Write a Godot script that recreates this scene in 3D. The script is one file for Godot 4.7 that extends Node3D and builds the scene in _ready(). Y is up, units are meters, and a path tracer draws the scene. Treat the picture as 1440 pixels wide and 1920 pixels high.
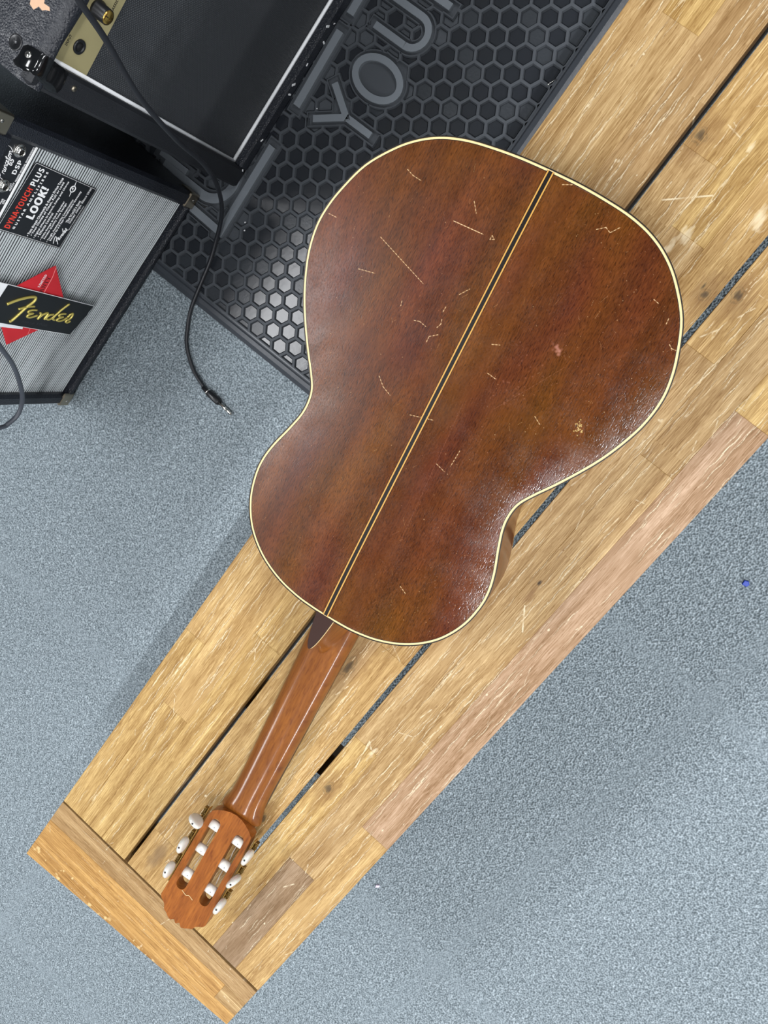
extends Node3D
# A worn classical guitar lying face down on a wooden bench in a music shop, two combo amplifiers on a rubber mat beside it.
# x runs along the bench, y is up, z runs across it; the origin is the floor point straight below the camera.

const BENCH := 0.40          # height of the bench top
const CEIL := 2.7
var rng := RandomNumberGenerator.new()
var M := {}                  # materials
var used := {}


func _ready() -> void:
	rng.seed = 7
	setup_camera_and_light()
	make_materials()
	build_room()
	build_mat()
	build_bench()
	build_tall_amp()
	build_small_amp()
	build_guitar()
	build_tags()
	build_cables()
	build_litter()


# ------------------------------------------------------------------ camera, sky, lights
func setup_camera_and_light() -> void:
	var cam := Camera3D.new()
	cam.name = "camera"
	cam.fov = 65.43
	cam.near = 0.02
	cam.far = 40.0
	add_child(cam)
	cam.transform = Transform3D(axes_of_camera(), Vector3(0, 1.25, 0))
	cam.current = true
	var w := WorldEnvironment.new()
	w.name = "world"
	var e := Environment.new()
	e.background_mode = Environment.BG_COLOR
	e.background_color = Color(0.02, 0.02, 0.022)
	e.tonemap_mode = Environment.TONE_MAPPER_LINEAR
	e.tonemap_exposure = 1.22
	e.sdfgi_enabled = true
	e.ssao_enabled = true
	e.ssil_enabled = true
	w.environment = e
	add_child(w)
	# rows of ceiling panels run along the bench
	for p in LIGHTS:
		var l := AreaLight3D.new()
		l.name = "panel_light"
		l.area_size = Vector2(p[2], p[3])
		l.light_color = Color(0.985, 0.99, 1.0)
		l.light_energy = p[4]
		l.area_range = 12.0
		l.area_attenuation = 2.0
		l.shadow_enabled = true
		l.position = Vector3(p[0], CEIL - 0.035, p[1])
		l.rotation.x = -PI / 2
		add_child(l, true)


# place on the ceiling, size, brightness
const LIGHTS := [[-0.95, -1.65, 1.2, 0.5, 4.0], [-3.35, -1.65, 1.2, 0.5, 4.0], [3.4, -1.65, 1.2, 0.5, 4.0], [-0.45, 0.60, 1.2, 0.018, 2.8], [-2.9, 0.60, 1.2, 0.018, 2.8], [1.9, 0.60, 1.2, 0.018, 2.8], [-2.6, 4.2, 1.2, 0.30, 13.0], [-0.2, 4.2, 1.2, 0.30, 13.0], [2.2, 4.2, 1.2, 0.30, 13.0]]


func axes_of_camera() -> Basis:
	# columns: right, up, back
	return Basis(Vector3(RX, RY, RZ), Vector3(UX, UY, UZ), Vector3(BX, BY, BZ))


const RX := 0.5788534
const RY := -0.2979913
const RZ := 0.7590322
const UX := 0.7570754
const UY := -0.1494023
const UZ := -0.6360155
const BX := 0.3029283
const BY := 0.9428044
const BZ := 0.1391198


# ------------------------------------------------------------------ naming and metas
func numbered(called: String) -> String:
	if not used.has(called):
		used[called] = 0
		return called
	used[called] += 1
	return "%s_%03d" % [called, used[called]]


func thing(called: String, label: String, category: String, at := Vector3.ZERO, turn := 0.0, group := "") -> Node3D:
	var o := Node3D.new()
	o.name = numbered(called)
	add_child(o)
	o.position = at
	o.rotation.y = turn
	tag(o, label, category, group)
	return o


func tag(o: Node, label: String, category: String, group := "") -> void:
	o.set_meta("label", label)
	o.set_meta("category", category)
	if group:
		o.set_meta("group", group)


func put(called: String, mesh: Mesh, m: Material, parent: Node, xf := Transform3D.IDENTITY) -> MeshInstance3D:
	var o := MeshInstance3D.new()
	o.name = numbered(called) if parent == self else called
	o.mesh = mesh
	o.material_override = m
	o.transform = xf
	parent.add_child(o, true)
	return o


func obj(called: String, st: SurfaceTool, m: Material, parent: Node, xf := Transform3D.IDENTITY) -> MeshInstance3D:
	st.generate_normals()
	return put(called, st.commit(), m, parent, xf)


func struct(called: String, st: SurfaceTool, m: Material) -> MeshInstance3D:
	var o := obj(called, st, m, self)
	o.set_meta("kind", "structure")
	return o


# ------------------------------------------------------------------ geometry helpers
func start(smooth := false) -> SurfaceTool:
	var st := SurfaceTool.new()
	st.begin(Mesh.PRIMITIVE_TRIANGLES)
	st.set_smooth_group(0 if smooth else -1)
	return st


func tri(st: SurfaceTool, a: Vector3, b: Vector3, c: Vector3, n: Vector3) -> void:
	if (a - c).cross(a - b).dot(n) < 0.0:
		var t := b
		b = c
		c = t
	for p in [a, b, c]:
		st.add_vertex(p)


func quad(st: SurfaceTool, a: Vector3, b: Vector3, c: Vector3, d: Vector3, n: Vector3) -> void:
	tri(st, a, b, c, n)
	tri(st, a, c, d, n)


# a box with chamfered edges
func add_box(st: SurfaceTool, lo: Vector3, hi: Vector3, ch := 0.001, xf := Transform3D.IDENTITY) -> void:
	var c := (lo + hi) / 2.0
	var h := (hi - lo) / 2.0
	ch = minf(ch, minf(h.x, minf(h.y, h.z)) * 0.9)
	var P := func(sx: float, sy: float, sz: float, k: int) -> Vector3:
		var v := Vector3(sx * (h.x - (0.0 if k == 0 else ch)), sy * (h.y - (0.0 if k == 1 else ch)), sz * (h.z - (0.0 if k == 2 else ch)))
		return xf * (c + v)
	for k in 3:
		for s in [-1.0, 1.0]:
			var n := Vector3.ZERO
			n[k] = s
			var q: Array[Vector3] = []
			for uv in [[-1.0, -1.0], [1.0, -1.0], [1.0, 1.0], [-1.0, 1.0]]:
				var v := Vector3.ZERO
				v[k] = s
				v[(k + 1) % 3] = uv[0]
				v[(k + 2) % 3] = uv[1]
				q.append(P.call(v.x, v.y, v.z, k))
			quad(st, q[0], q[1], q[2], q[3], xf.basis * n)
	# edges
	for k in 3:
		var i := (k + 1) % 3
		var j := (k + 2) % 3
		for si in [-1.0, 1.0]:
			for sj in [-1.0, 1.0]:
				var v0 := Vector3.ZERO
				v0[i] = si
				v0[j] = sj
				v0[k] = -1.0
				var v1 := v0
				v1[k] = 1.0
				quad(st, P.call(v0.x, v0.y, v0.z, i), P.call(v1.x, v1.y, v1.z, i), P.call(v1.x, v1.y, v1.z, j), P.call(v0.x, v0.y, v0.z, j), xf.basis * (v0 + v1))
	for sx in [-1.0, 1.0]:
		for sy in [-1.0, 1.0]:
			for sz in [-1.0, 1.0]:
				tri(st, P.call(sx, sy, sz, 0), P.call(sx, sy, sz, 1), P.call(sx, sy, sz, 2), xf.basis * Vector3(sx, sy, sz))


func box_st(lo: Vector3, hi: Vector3, ch := 0.001) -> SurfaceTool:
	var st := start()
	add_box(st, lo, hi, ch)
	return st


# a round profile of (radius, height) turned about the local y axis
func add_lathe(st: SurfaceTool, prof: Array, xf := Transform3D.IDENTITY, seg := 20) -> void:
	for k in prof.size() - 1:
		var a: Vector2 = prof[k]
		var b: Vector2 = prof[k + 1]
		var nd := Vector2(b.y - a.y, -(b.x - a.x))
		for i in seg:
			var t0 := TAU * i / seg
			var t1 := TAU * (i + 1) / seg
			var p := func(v: Vector2, t: float) -> Vector3:
				return xf * Vector3(v.x * cos(t), v.y, v.x * sin(t))
			var tm := (t0 + t1) / 2.0
			var n := xf.basis * Vector3(nd.x * cos(tm), nd.y, nd.x * sin(tm))
			if a.x > 1e-6:
				tri(st, p.call(a, t0), p.call(a, t1), p.call(b, t0), n)
			if b.x > 1e-6:
				tri(st, p.call(a, t1), p.call(b, t1), p.call(b, t0), n)


func lathe_st(prof: Array, xf := Transform3D.IDENTITY, seg := 20, smooth := true) -> SurfaceTool:
	var st := start(smooth)
	add_lathe(st, prof, xf, seg)
	return st


# a tube along points; flat squeezes it along the given axis
func add_tube(st: SurfaceTool, pts: Array, r: Variant, seg := 10, caps := true) -> void:
	var n := pts.size()
	var rings := []
	var side := Vector3.ZERO
	for i in n:
		var d: Vector3 = (pts[mini(i + 1, n - 1)] - pts[maxi(i - 1, 0)]).normalized()
		if side == Vector3.ZERO:
			side = d.cross(Vector3.UP if absf(d.y) < 0.9 else Vector3.RIGHT).normalized()
		side = (side - d * side.dot(d)).normalized()
		var up := d.cross(side)
		var ring := []
		var rad: float = r[i] if r is Array else r
		for k in seg:
			var t := TAU * k / seg
			ring.append(pts[i] + (side * cos(t) + up * sin(t)) * rad)
		rings.append(ring)
	for i in n - 1:
		for k in seg:
			var k2 := (k + 1) % seg
			var mid: Vector3 = (pts[i] + pts[i + 1]) / 2.0
			quad(st, rings[i][k], rings[i][k2], rings[i + 1][k2], rings[i + 1][k], (rings[i][k] + rings[i + 1][k2]) / 2.0 - mid)
	if caps:
		for e in [0, n - 1]:
			var nn: Vector3 = (pts[0] - pts[1]) if e == 0 else (pts[n - 1] - pts[n - 2])
			for k in seg:
				tri(st, pts[e], rings[e][k], rings[e][(k + 1) % seg], nn)


# smooth curve through points
func spline(pts: Array, sub := 6) -> Array:
	var out := []
	var n := pts.size()
	for i in n - 1:
		var p0 = pts[maxi(i - 1, 0)]
		var p1 = pts[i]
		var p2 = pts[i + 1]
		var p3 = pts[mini(i + 2, n - 1)]
		for k in sub:
			var t := float(k) / sub
			out.append(0.5 * ((2.0 * p1) + (p2 - p0) * t + (2.0 * p0 - 5.0 * p1 + 4.0 * p2 - p3) * t * t + (3.0 * p1 - p0 - 3.0 * p2 + p3) * t * t * t))
	out.append(pts[n - 1])
	return out


# vertices of a polygon moved inwards by d along their mitres
func inset(p: PackedVector2Array, d: float, most := 2.5) -> PackedVector2Array:
	var out := PackedVector2Array()
	var n := p.size()
	var s := -1.0 if Geometry2D.is_polygon_clockwise(p) else 1.0
	for i in n:
		var a := (p[i] - p[(i + n - 1) % n]).normalized()
		var b := (p[(i + 1) % n] - p[i]).normalized()
		var na := Vector2(-a.y, a.x)
		var nb := Vector2(-b.y, b.x)
		var m := na + nb
		if m.length() < 1e-5:
			m = na
		m = m.normalized()
		var k := minf(1.0 / maxf(m.dot(na), 0.2), most)
		out.append(p[i] + m * d * k * s)
	return out


func area_of(p: PackedVector2Array) -> float:
	var a := 0.0
	for i in p.size():
		var q := p[(i + 1) % p.size()]
		a += p[i].x * q.y - p[i].y * q.x
	return a / 2.0


# flat polygon in the xz plane at height y
func add_face(st: SurfaceTool, p: PackedVector2Array, f: Callable, n: Vector3) -> void:
	var t := Geometry2D.triangulate_polygon(p)
	for i in range(0, t.size(), 3):
		tri(st, f.call(p[t[i]]), f.call(p[t[i + 1]]), f.call(p[t[i + 2]]), n)


func add_wall(st: SurfaceTool, p: PackedVector2Array, f0: Callable, q: PackedVector2Array, f1: Callable, outward := 1.0) -> void:
	var n := p.size()
	var c := 1.0 if not Geometry2D.is_polygon_clockwise(p) else -1.0
	for i in n:
		var j := (i + 1) % n
		var a: Vector3 = f0.call(p[i])
		var b: Vector3 = f0.call(p[j])
		var d: Vector3 = f1.call(q[i])
		var e: Vector3 = f1.call(q[j])
		var ed := p[j] - p[i]
		var o2 := Vector2(ed.y, -ed.x) * c * outward
		var nn: Vector3 = f0.call(p[i] + o2) - f0.call(p[i])
		quad(st, a, b, e, d, nn + (a - d) * 0.2)


# a slab with a polygon outline in xz between two heights, top edge chamfered
func add_slab(st: SurfaceTool, p: PackedVector2Array, y0: float, y1: float, ch := 0.0005) -> void:
	var q := inset(p, ch)
	var at0 := func(v: Vector2) -> Vector3: return Vector3(v.x, y0, v.y)
	var at1 := func(v: Vector2) -> Vector3: return Vector3(v.x, y1 - ch, v.y)
	var at2 := func(v: Vector2) -> Vector3: return Vector3(v.x, y1, v.y)
	add_wall(st, p, at1, p, at0)
	add_wall(st, q, at2, p, at1)
	add_face(st, q, at2, Vector3.UP)
	add_face(st, p, at0, Vector3.DOWN)


func poly(a: Array) -> PackedVector2Array:
	var p := PackedVector2Array()
	for v in a:
		p.append(Vector2(v[0], v[1]))
	return p


# flat lettering standing on the xy plane of its parent: text centred or from its left end, of a given width and height
func letters(parent: Node, called: String, text: String, at: Vector3, w: float, h: float, m: Material, turn := 0.0, font := "Droid Sans", bold := true, depth := 0.0006, left := false, slant := 0.0) -> MeshInstance3D:
	var t := TextMesh.new()
	var f := SystemFont.new()
	f.font_names = PackedStringArray([font])
	f.font_weight = 700 if bold else 400
	t.font = f
	t.text = text
	t.font_size = 48
	t.pixel_size = 0.01
	t.depth = 0.04
	t.curve_step = 1.5
	var bb := t.get_aabb()
	var sx := w / maxf(bb.size.x, 0.01)
	var sy := h / maxf(bb.size.y, 0.01)
	var c := bb.get_center()
	var basis := Basis(Vector3(0, 0, 1), turn) * Basis(Vector3(sx, 0, 0), Vector3(slant * sy, sy, 0), Vector3(0, 0, depth / 0.04))
	var o := Vector3(bb.position.x if left else c.x, c.y, 0)
	return put(called, t, m, parent, Transform3D(basis, at - basis * o))


# ------------------------------------------------------------------ materials
func plain(c: Color, rough := 0.6, metal := 0.0, spec := 0.5) -> StandardMaterial3D:
	var m := StandardMaterial3D.new()
	m.albedo_color = c
	m.roughness = rough
	m.metallic = metal
	m.metallic_specular = spec
	return m


func noise(seed_: int, freq: float, kind := FastNoiseLite.TYPE_SIMPLEX_SMOOTH, oct := 1) -> FastNoiseLite:
	var n := FastNoiseLite.new()
	n.seed = seed_
	n.noise_type = kind
	n.frequency = freq
	n.fractal_type = FastNoiseLite.FRACTAL_NONE if oct == 1 else FastNoiseLite.FRACTAL_FBM
	n.fractal_octaves = oct
	return n


func grey(n: FastNoiseLite, w: int, h: int, stretch_w := 0, stretch_h := 0) -> PackedByteArray:
	var im := n.get_seamless_image(w, h, false, false, 0.12)
	im.convert(Image.FORMAT_L8)
	if stretch_w:
		im.resize(stretch_w, stretch_h, Image.INTERPOLATE_CUBIC)
	return im.get_data()


func picture(w: int, h: int, data: PackedByteArray, f := Image.FORMAT_RGB8) -> ImageTexture:
	return ImageTexture.create_from_image(Image.create_from_data(w, h, false, f, data))


func bumped(m: StandardMaterial3D, t: Texture2D, cm: float, scale := 0.0, world := false) -> StandardMaterial3D:
	m.heightmap_enabled = true
	m.heightmap_texture = t
	m.heightmap_scale = cm
	if scale > 0.0:
		m.uv1_triplanar = true
		m.uv1_world_triplanar = world
		m.uv1_scale = Vector3.ONE * scale
	return m


func carpet_material() -> StandardMaterial3D:
	var n := 1024
	var c := noise(3, 0.105, FastNoiseLite.TYPE_CELLULAR)
	c.cellular_return_type = FastNoiseLite.RETURN_DISTANCE2_SUB
	c.cellular_jitter = 1.1
	c.domain_warp_enabled = true
	c.domain_warp_amplitude = 9.0
	c.domain_warp_frequency = 0.06
	var loops := grey(c, n, n)
	var fine := grey(noise(4, 0.17), n, n)
	var mid := grey(noise(5, 0.055, FastNoiseLite.TYPE_SIMPLEX_SMOOTH, 2), n, n)
	var col := PackedByteArray()
	col.resize(n * n * 3)
	var hgt := PackedByteArray()
	hgt.resize(n * n)
	for i in n * n:
		var l := loops[i] / 255.0
		var f := fine[i] / 255.0
		var g := mid[i] / 255.0
		var v := clampf(0.04 + 0.34 * l + 0.60 * f + 0.24 * (g - 0.5), 0.0, 1.0)
		col[i * 3] = int(76 + 124 * v)
		col[i * 3 + 1] = int(85 + 127 * v)
		col[i * 3 + 2] = int(90 + 129 * v)
		hgt[i] = int(255.0 * clampf(0.45 * l + 0.55 * f, 0, 1))
	var m := plain(Color(1, 1, 1), 0.95, 0.0, 0.2)
	m.albedo_texture = picture(n, n, col)
	m.uv1_triplanar = true
	m.uv1_world_triplanar = true
	m.uv1_scale = Vector3.ONE * 1.45
	return bumped(m, picture(n, n, hgt, Image.FORMAT_L8), 0.32)


# golden wood: fibres, bands, pale weathered flecks along u
func wood_image(seed_: int, w := 2048, h := 512) -> Array:
	var warp := noise(seed_, 0.03, FastNoiseLite.TYPE_SIMPLEX_SMOOTH, 3)
	warp.domain_warp_enabled = true
	warp.domain_warp_amplitude = 18.0
	warp.domain_warp_frequency = 0.02
	var band := grey(warp, 96, h, w, h)
	var fib := grey(noise(seed_ + 1, 0.30, FastNoiseLite.TYPE_SIMPLEX_SMOOTH, 2), 128, h, w, h)
	var fle := noise(seed_ + 2, 0.13, FastNoiseLite.TYPE_SIMPLEX_SMOOTH, 2)
	fle.fractal_type = FastNoiseLite.FRACTAL_RIDGED
	fle.domain_warp_enabled = true
	fle.domain_warp_amplitude = 7.0
	fle.domain_warp_frequency = 0.05
	var fleck := grey(fle, 128, h, w, h)
	var soft := grey(noise(seed_ + 3, 0.02, FastNoiseLite.TYPE_SIMPLEX_SMOOTH, 2), 256, 256, w, h)
	var pore := grey(noise(seed_ + 4, 0.38), 300, h, w, h)
	var lines := grey(noise(seed_ + 5, 0.42), 20, h, w, h)
	var col := PackedByteArray()
	col.resize(w * h * 3)
	var hgt := PackedByteArray()
	hgt.resize(w * h)
	for i in w * h:
		var b := band[i] / 255.0
		var f := fib[i] / 255.0
		var ln := lines[i] / 255.0
		var so := soft[i] / 255.0
		var k := clampf((fleck[i] / 255.0 - 0.76) / 0.16, 0.0, 1.0) * clampf((so - 0.22) * 2.0, 0.0, 1.0)
		var p := clampf((0.30 - pore[i] / 255.0) * 6.0, 0.0, 1.0)
		var q := clampf((ln - 0.70) * 5.0, 0.0, 1.0)
		var d := clampf((0.30 - ln) * 5.0, 0.0, 1.0)
		k = maxf(k * 0.6, q * 0.7 * clampf((0.8 - so) * 2.0, 0.0, 1.0))
		var v := 0.5 + 0.95 * (b - 0.5) + 0.75 * (f - 0.5) - 0.30 * p - 0.30 * d
		var r := 138.0 + 58.0 * v
		var g := 107.0 + 63.0 * v
		var bl := 63.0 + 63.0 * v
		col[i * 3] = int(clampf(lerpf(r, 236.0, k * 0.75), 0, 255))
		col[i * 3 + 1] = int(clampf(lerpf(g, 214.0, k * 0.75), 0, 255))
		col[i * 3 + 2] = int(clampf(lerpf(bl, 170.0, k * 0.75), 0, 255))
		hgt[i] = int(clampf(128.0 + 90.0 * (f - 0.5) - 60.0 * p + 50.0 * k - 30.0 * d, 0, 255))
	return [picture(w, h, col), picture(w, h, hgt, Image.FORMAT_L8)]


# marks of their own shape on the bench top, laid out over the whole bench: knots, scuffs, scratches
const MARK_W := 2048
const MARK_H := 512
var marks: PackedByteArray
var rag_noise := noise(9, 0.09, FastNoiseLite.TYPE_SIMPLEX_SMOOTH, 3)


func mark_px(x: float, z: float) -> Vector2:
	return Vector2((x + 1.02) / 1.76 * MARK_W, (z + 0.245) / 0.385 * MARK_H)


func mark_blot(x: float, z: float, rx: float, rz: float, c: Color, strength: float, rings := 0.0, rag := 0.0) -> void:
	var p := mark_px(x, z)
	var kx := MARK_W / 1.76
	var kz := MARK_H / 0.385
	for j in range(maxi(0, int(p.y - rz * kz * 1.2)), mini(MARK_H, int(p.y + rz * kz * 1.2) + 1)):
		for i in range(maxi(0, int(p.x - rx * kx * 1.2)), mini(MARK_W, int(p.x + rx * kx * 1.2) + 1)):
			var dx := (i - p.x) / (rx * kx)
			var dz := (j - p.y) / (rz * kz)
			var d := sqrt(dx * dx + dz * dz)
			if rag > 0.0:
				d += rag * 2.0 * rag_noise.get_noise_2d(i * 0.6, j * 1.4)
			if d >= 1.0:
				continue
			var a := strength * (1.0 - d * d)
			if rings > 0.0:
				a *= 0.55 + 0.45 * sin(d * rings)
			if a <= 0.0:
				continue
			var o := (j * MARK_W + i) * 4
			if a * 255.0 > marks[o + 3]:
				marks[o] = int(c.r * 255)
				marks[o + 1] = int(c.g * 255)
				marks[o + 2] = int(c.b * 255)
				marks[o + 3] = int(a * 255)


func mark_line(x0: float, z0: float, x1: float, z1: float, wide: float, c: Color, strength: float) -> void:
	var n := int(Vector2(x1 - x0, z1 - z0).length() / 0.0009) + 1
	for k in n + 1:
		var t := float(k) / n
		mark_blot(lerpf(x0, x1, t), lerpf(z0, z1, t), wide, wide, c, strength * (0.6 + 0.4 * sin(t * 9.0)))


func bench_marks() -> ImageTexture:
	marks = PackedByteArray()
	marks.resize(MARK_W * MARK_H * 4)
	var dark := Color8(84, 60, 38)
	var brown := Color8(120, 84, 48)
	var pale := Color8(240, 226, 192)
	# knots
	for k in [[0.213, -0.104, 0.013, 0.010], [0.105, -0.006, 0.011, 0.008], [0.121, 0.019, 0.013, 0.011], [-0.449, -0.047, 0.024, 0.011], [-0.592, 0.027, 0.015, 0.010], [-0.690, -0.010, 0.016, 0.011]]:
		mark_blot(k[0], k[1], k[2] * 2.4, k[3] * 2.0, brown, 0.5, 0.0, 0.2)
		mark_blot(k[0], k[1], k[2] * 1.15, k[3] * 1.15, dark, 0.72, 15.0, 0.1)
		mark_blot(k[0], k[1], k[2] * 0.6, k[3] * 0.6, Color8(62, 48, 34), 0.85, 0.0, 0.2)
	mark_blot(0.111, -0.012, 0.006, 0.002, Color8(40, 30, 22), 0.9, 0.0, 0.3)
	mark_blot(-0.455, -0.058, 0.045, 0.022, Color8(112, 92, 62), 0.5, 0.0, 0.2)
	mark_blot(-0.222, 0.056, 0.0045, 0.0022, Color8(38, 27, 20), 0.95, 0.0, 0.2)
	mark_blot(-0.238, 0.057, 0.012, 0.005, brown, 0.55, 0.0, 0.3)
	# the dark heartwood streak of one stave beside the head
	mark_blot(-0.850, -0.087, 0.036, 0.011, Color8(118, 92, 62), 0.8, 0.0, 0.15)
	mark_blot(-0.585, -0.058, 0.008, 0.004, brown, 0.5, 0.0, 0.2)
	# pale scuffs
	for k in [[0.137, -0.056, 0.010, 0.008], [0.118, -0.062, 0.012, 0.004], [0.185, -0.012, 0.012, 0.009], [0.23, -0.06, 0.006, 0.003], [-0.516, 0.040, 0.010, 0.004]]:
		mark_blot(k[0], k[1], k[2], k[3], pale, 0.5, 0.0, 0.35)
	# thin pale lines where the grain has lifted
	for i in 1500:
		var x := rng.randf_range(-0.89, 0.62)
		var z := rng.randf_range(-0.236, 0.129)
		var l := rng.randf_range(0.010, 0.075)
		var sl := rng.randf_range(-0.03, 0.03)
		var ph := rng.randf_range(0.0, 6.0)
		var a := rng.randf_range(0.35, 0.85)
		var n := int(l / 0.0007)
		for k in n:
			var s := float(k) / n
			mark_blot(x + l * s, z + sl * l * s + 0.0006 * sin(ph + s * l * 260.0), 0.0009, rng.randf_range(0.00045, 0.00075), pale, a * sin(PI * s))
	for i in 120:
		var x := rng.randf_range(-1.0, -0.902)
		var z := rng.randf_range(-0.236, 0.05)
		mark_line(x, z, x + rng.randf_range(-0.002, 0.002), z + rng.randf_range(0.01, 0.07), 0.0006, pale if rng.randf() < 0.5 else brown, rng.randf_range(0.2, 0.5))
	mark_line(0.150, -0.095, 0.178, -0.060, 0.0012, pale, 0.7)
	mark_line(-0.252, 0.060, -0.277, 0.077, 0.0012, pale, 0.85)
	mark_line(-0.505, 0.028, -0.545, 0.036, 0.0011, pale, 0.7)
	mark_line(-0.505, 0.028, -0.512, 0.036, 0.0011, pale, 0.7)
	for i in 150:
		var x := rng.randf_range(-1.0, 0.6)
		var z := rng.randf_range(-0.235, 0.127)
		var a := rng.randf_range(-0.6, 0.6) + (PI / 2 if rng.randf() < 0.25 else 0.0)
		var l := rng.randf_range(0.003, 0.022)
		mark_line(x, z, x + cos(a) * l, z + sin(a) * l, rng.randf_range(0.0006, 0.0011), pale, rng.randf_range(0.3, 0.75))
	for i in 90:
		mark_blot(rng.randf_range(-1.0, 0.6), rng.randf_range(-0.235, 0.127), rng.randf_range(0.001, 0.003), rng.randf_range(0.0008, 0.0018), pale if rng.randf() < 0.7 else brown, rng.randf_range(0.4, 0.8), 0.0, 0.3)
	# worn corners of the end board
	for i in 40:
		mark_blot(rng.randf_range(-1.005, -0.985), rng.randf_range(-0.235, 0.12), rng.randf_range(0.001, 0.004), rng.randf_range(0.001, 0.004), Color8(232, 206, 150), rng.randf_range(0.3, 0.7), 0.0, 0.4)
	return picture(MARK_W, MARK_H, marks, Image.FORMAT_RGBA8)


const BACK_W := 1536
const BACK_H := 1152
var back: PackedByteArray


func back_spot(s: float, z: float, r: float, c: Color, a: float) -> void:
	var px := (s + 0.01) / 0.495 * BACK_W
	var py := (z + 0.19) / 0.38 * BACK_H
	var rp := r / 0.495 * BACK_W
	for j in range(maxi(0, int(py - rp)), mini(BACK_H, int(py + rp) + 2)):
		for i in range(maxi(0, int(px - rp)), mini(BACK_W, int(px + rp) + 2)):
			var d := Vector2(i - px, j - py).length() / maxf(rp, 0.5)
			var k := clampf(1.35 - d, 0.0, 1.0) * a
			if k <= 0.0:
				continue
			var o := (j * BACK_W + i) * 3
			back[o] = int(lerpf(back[o], c.r * 255, k))
			back[o + 1] = int(lerpf(back[o + 1], c.g * 255, k))
			back[o + 2] = int(lerpf(back[o + 2], c.b * 255, k))


func back_line(p: Array, r: float, c: Color, a: float) -> void:
	for q in range(0, p.size() - 2, 2):
		var u := Vector2(p[q], p[q + 1])
		var v := Vector2(p[q + 2], p[q + 3])
		var n := int((v - u).length() / 0.0004) + 1
		for k in n + 1:
			var w := u.lerp(v, float(k) / n)
			back_spot(w.x, w.y, r * (0.7 + 0.3 * sin(k * 0.7)), c, a * (0.75 + 0.25 * sin(k * 1.9)))


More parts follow.
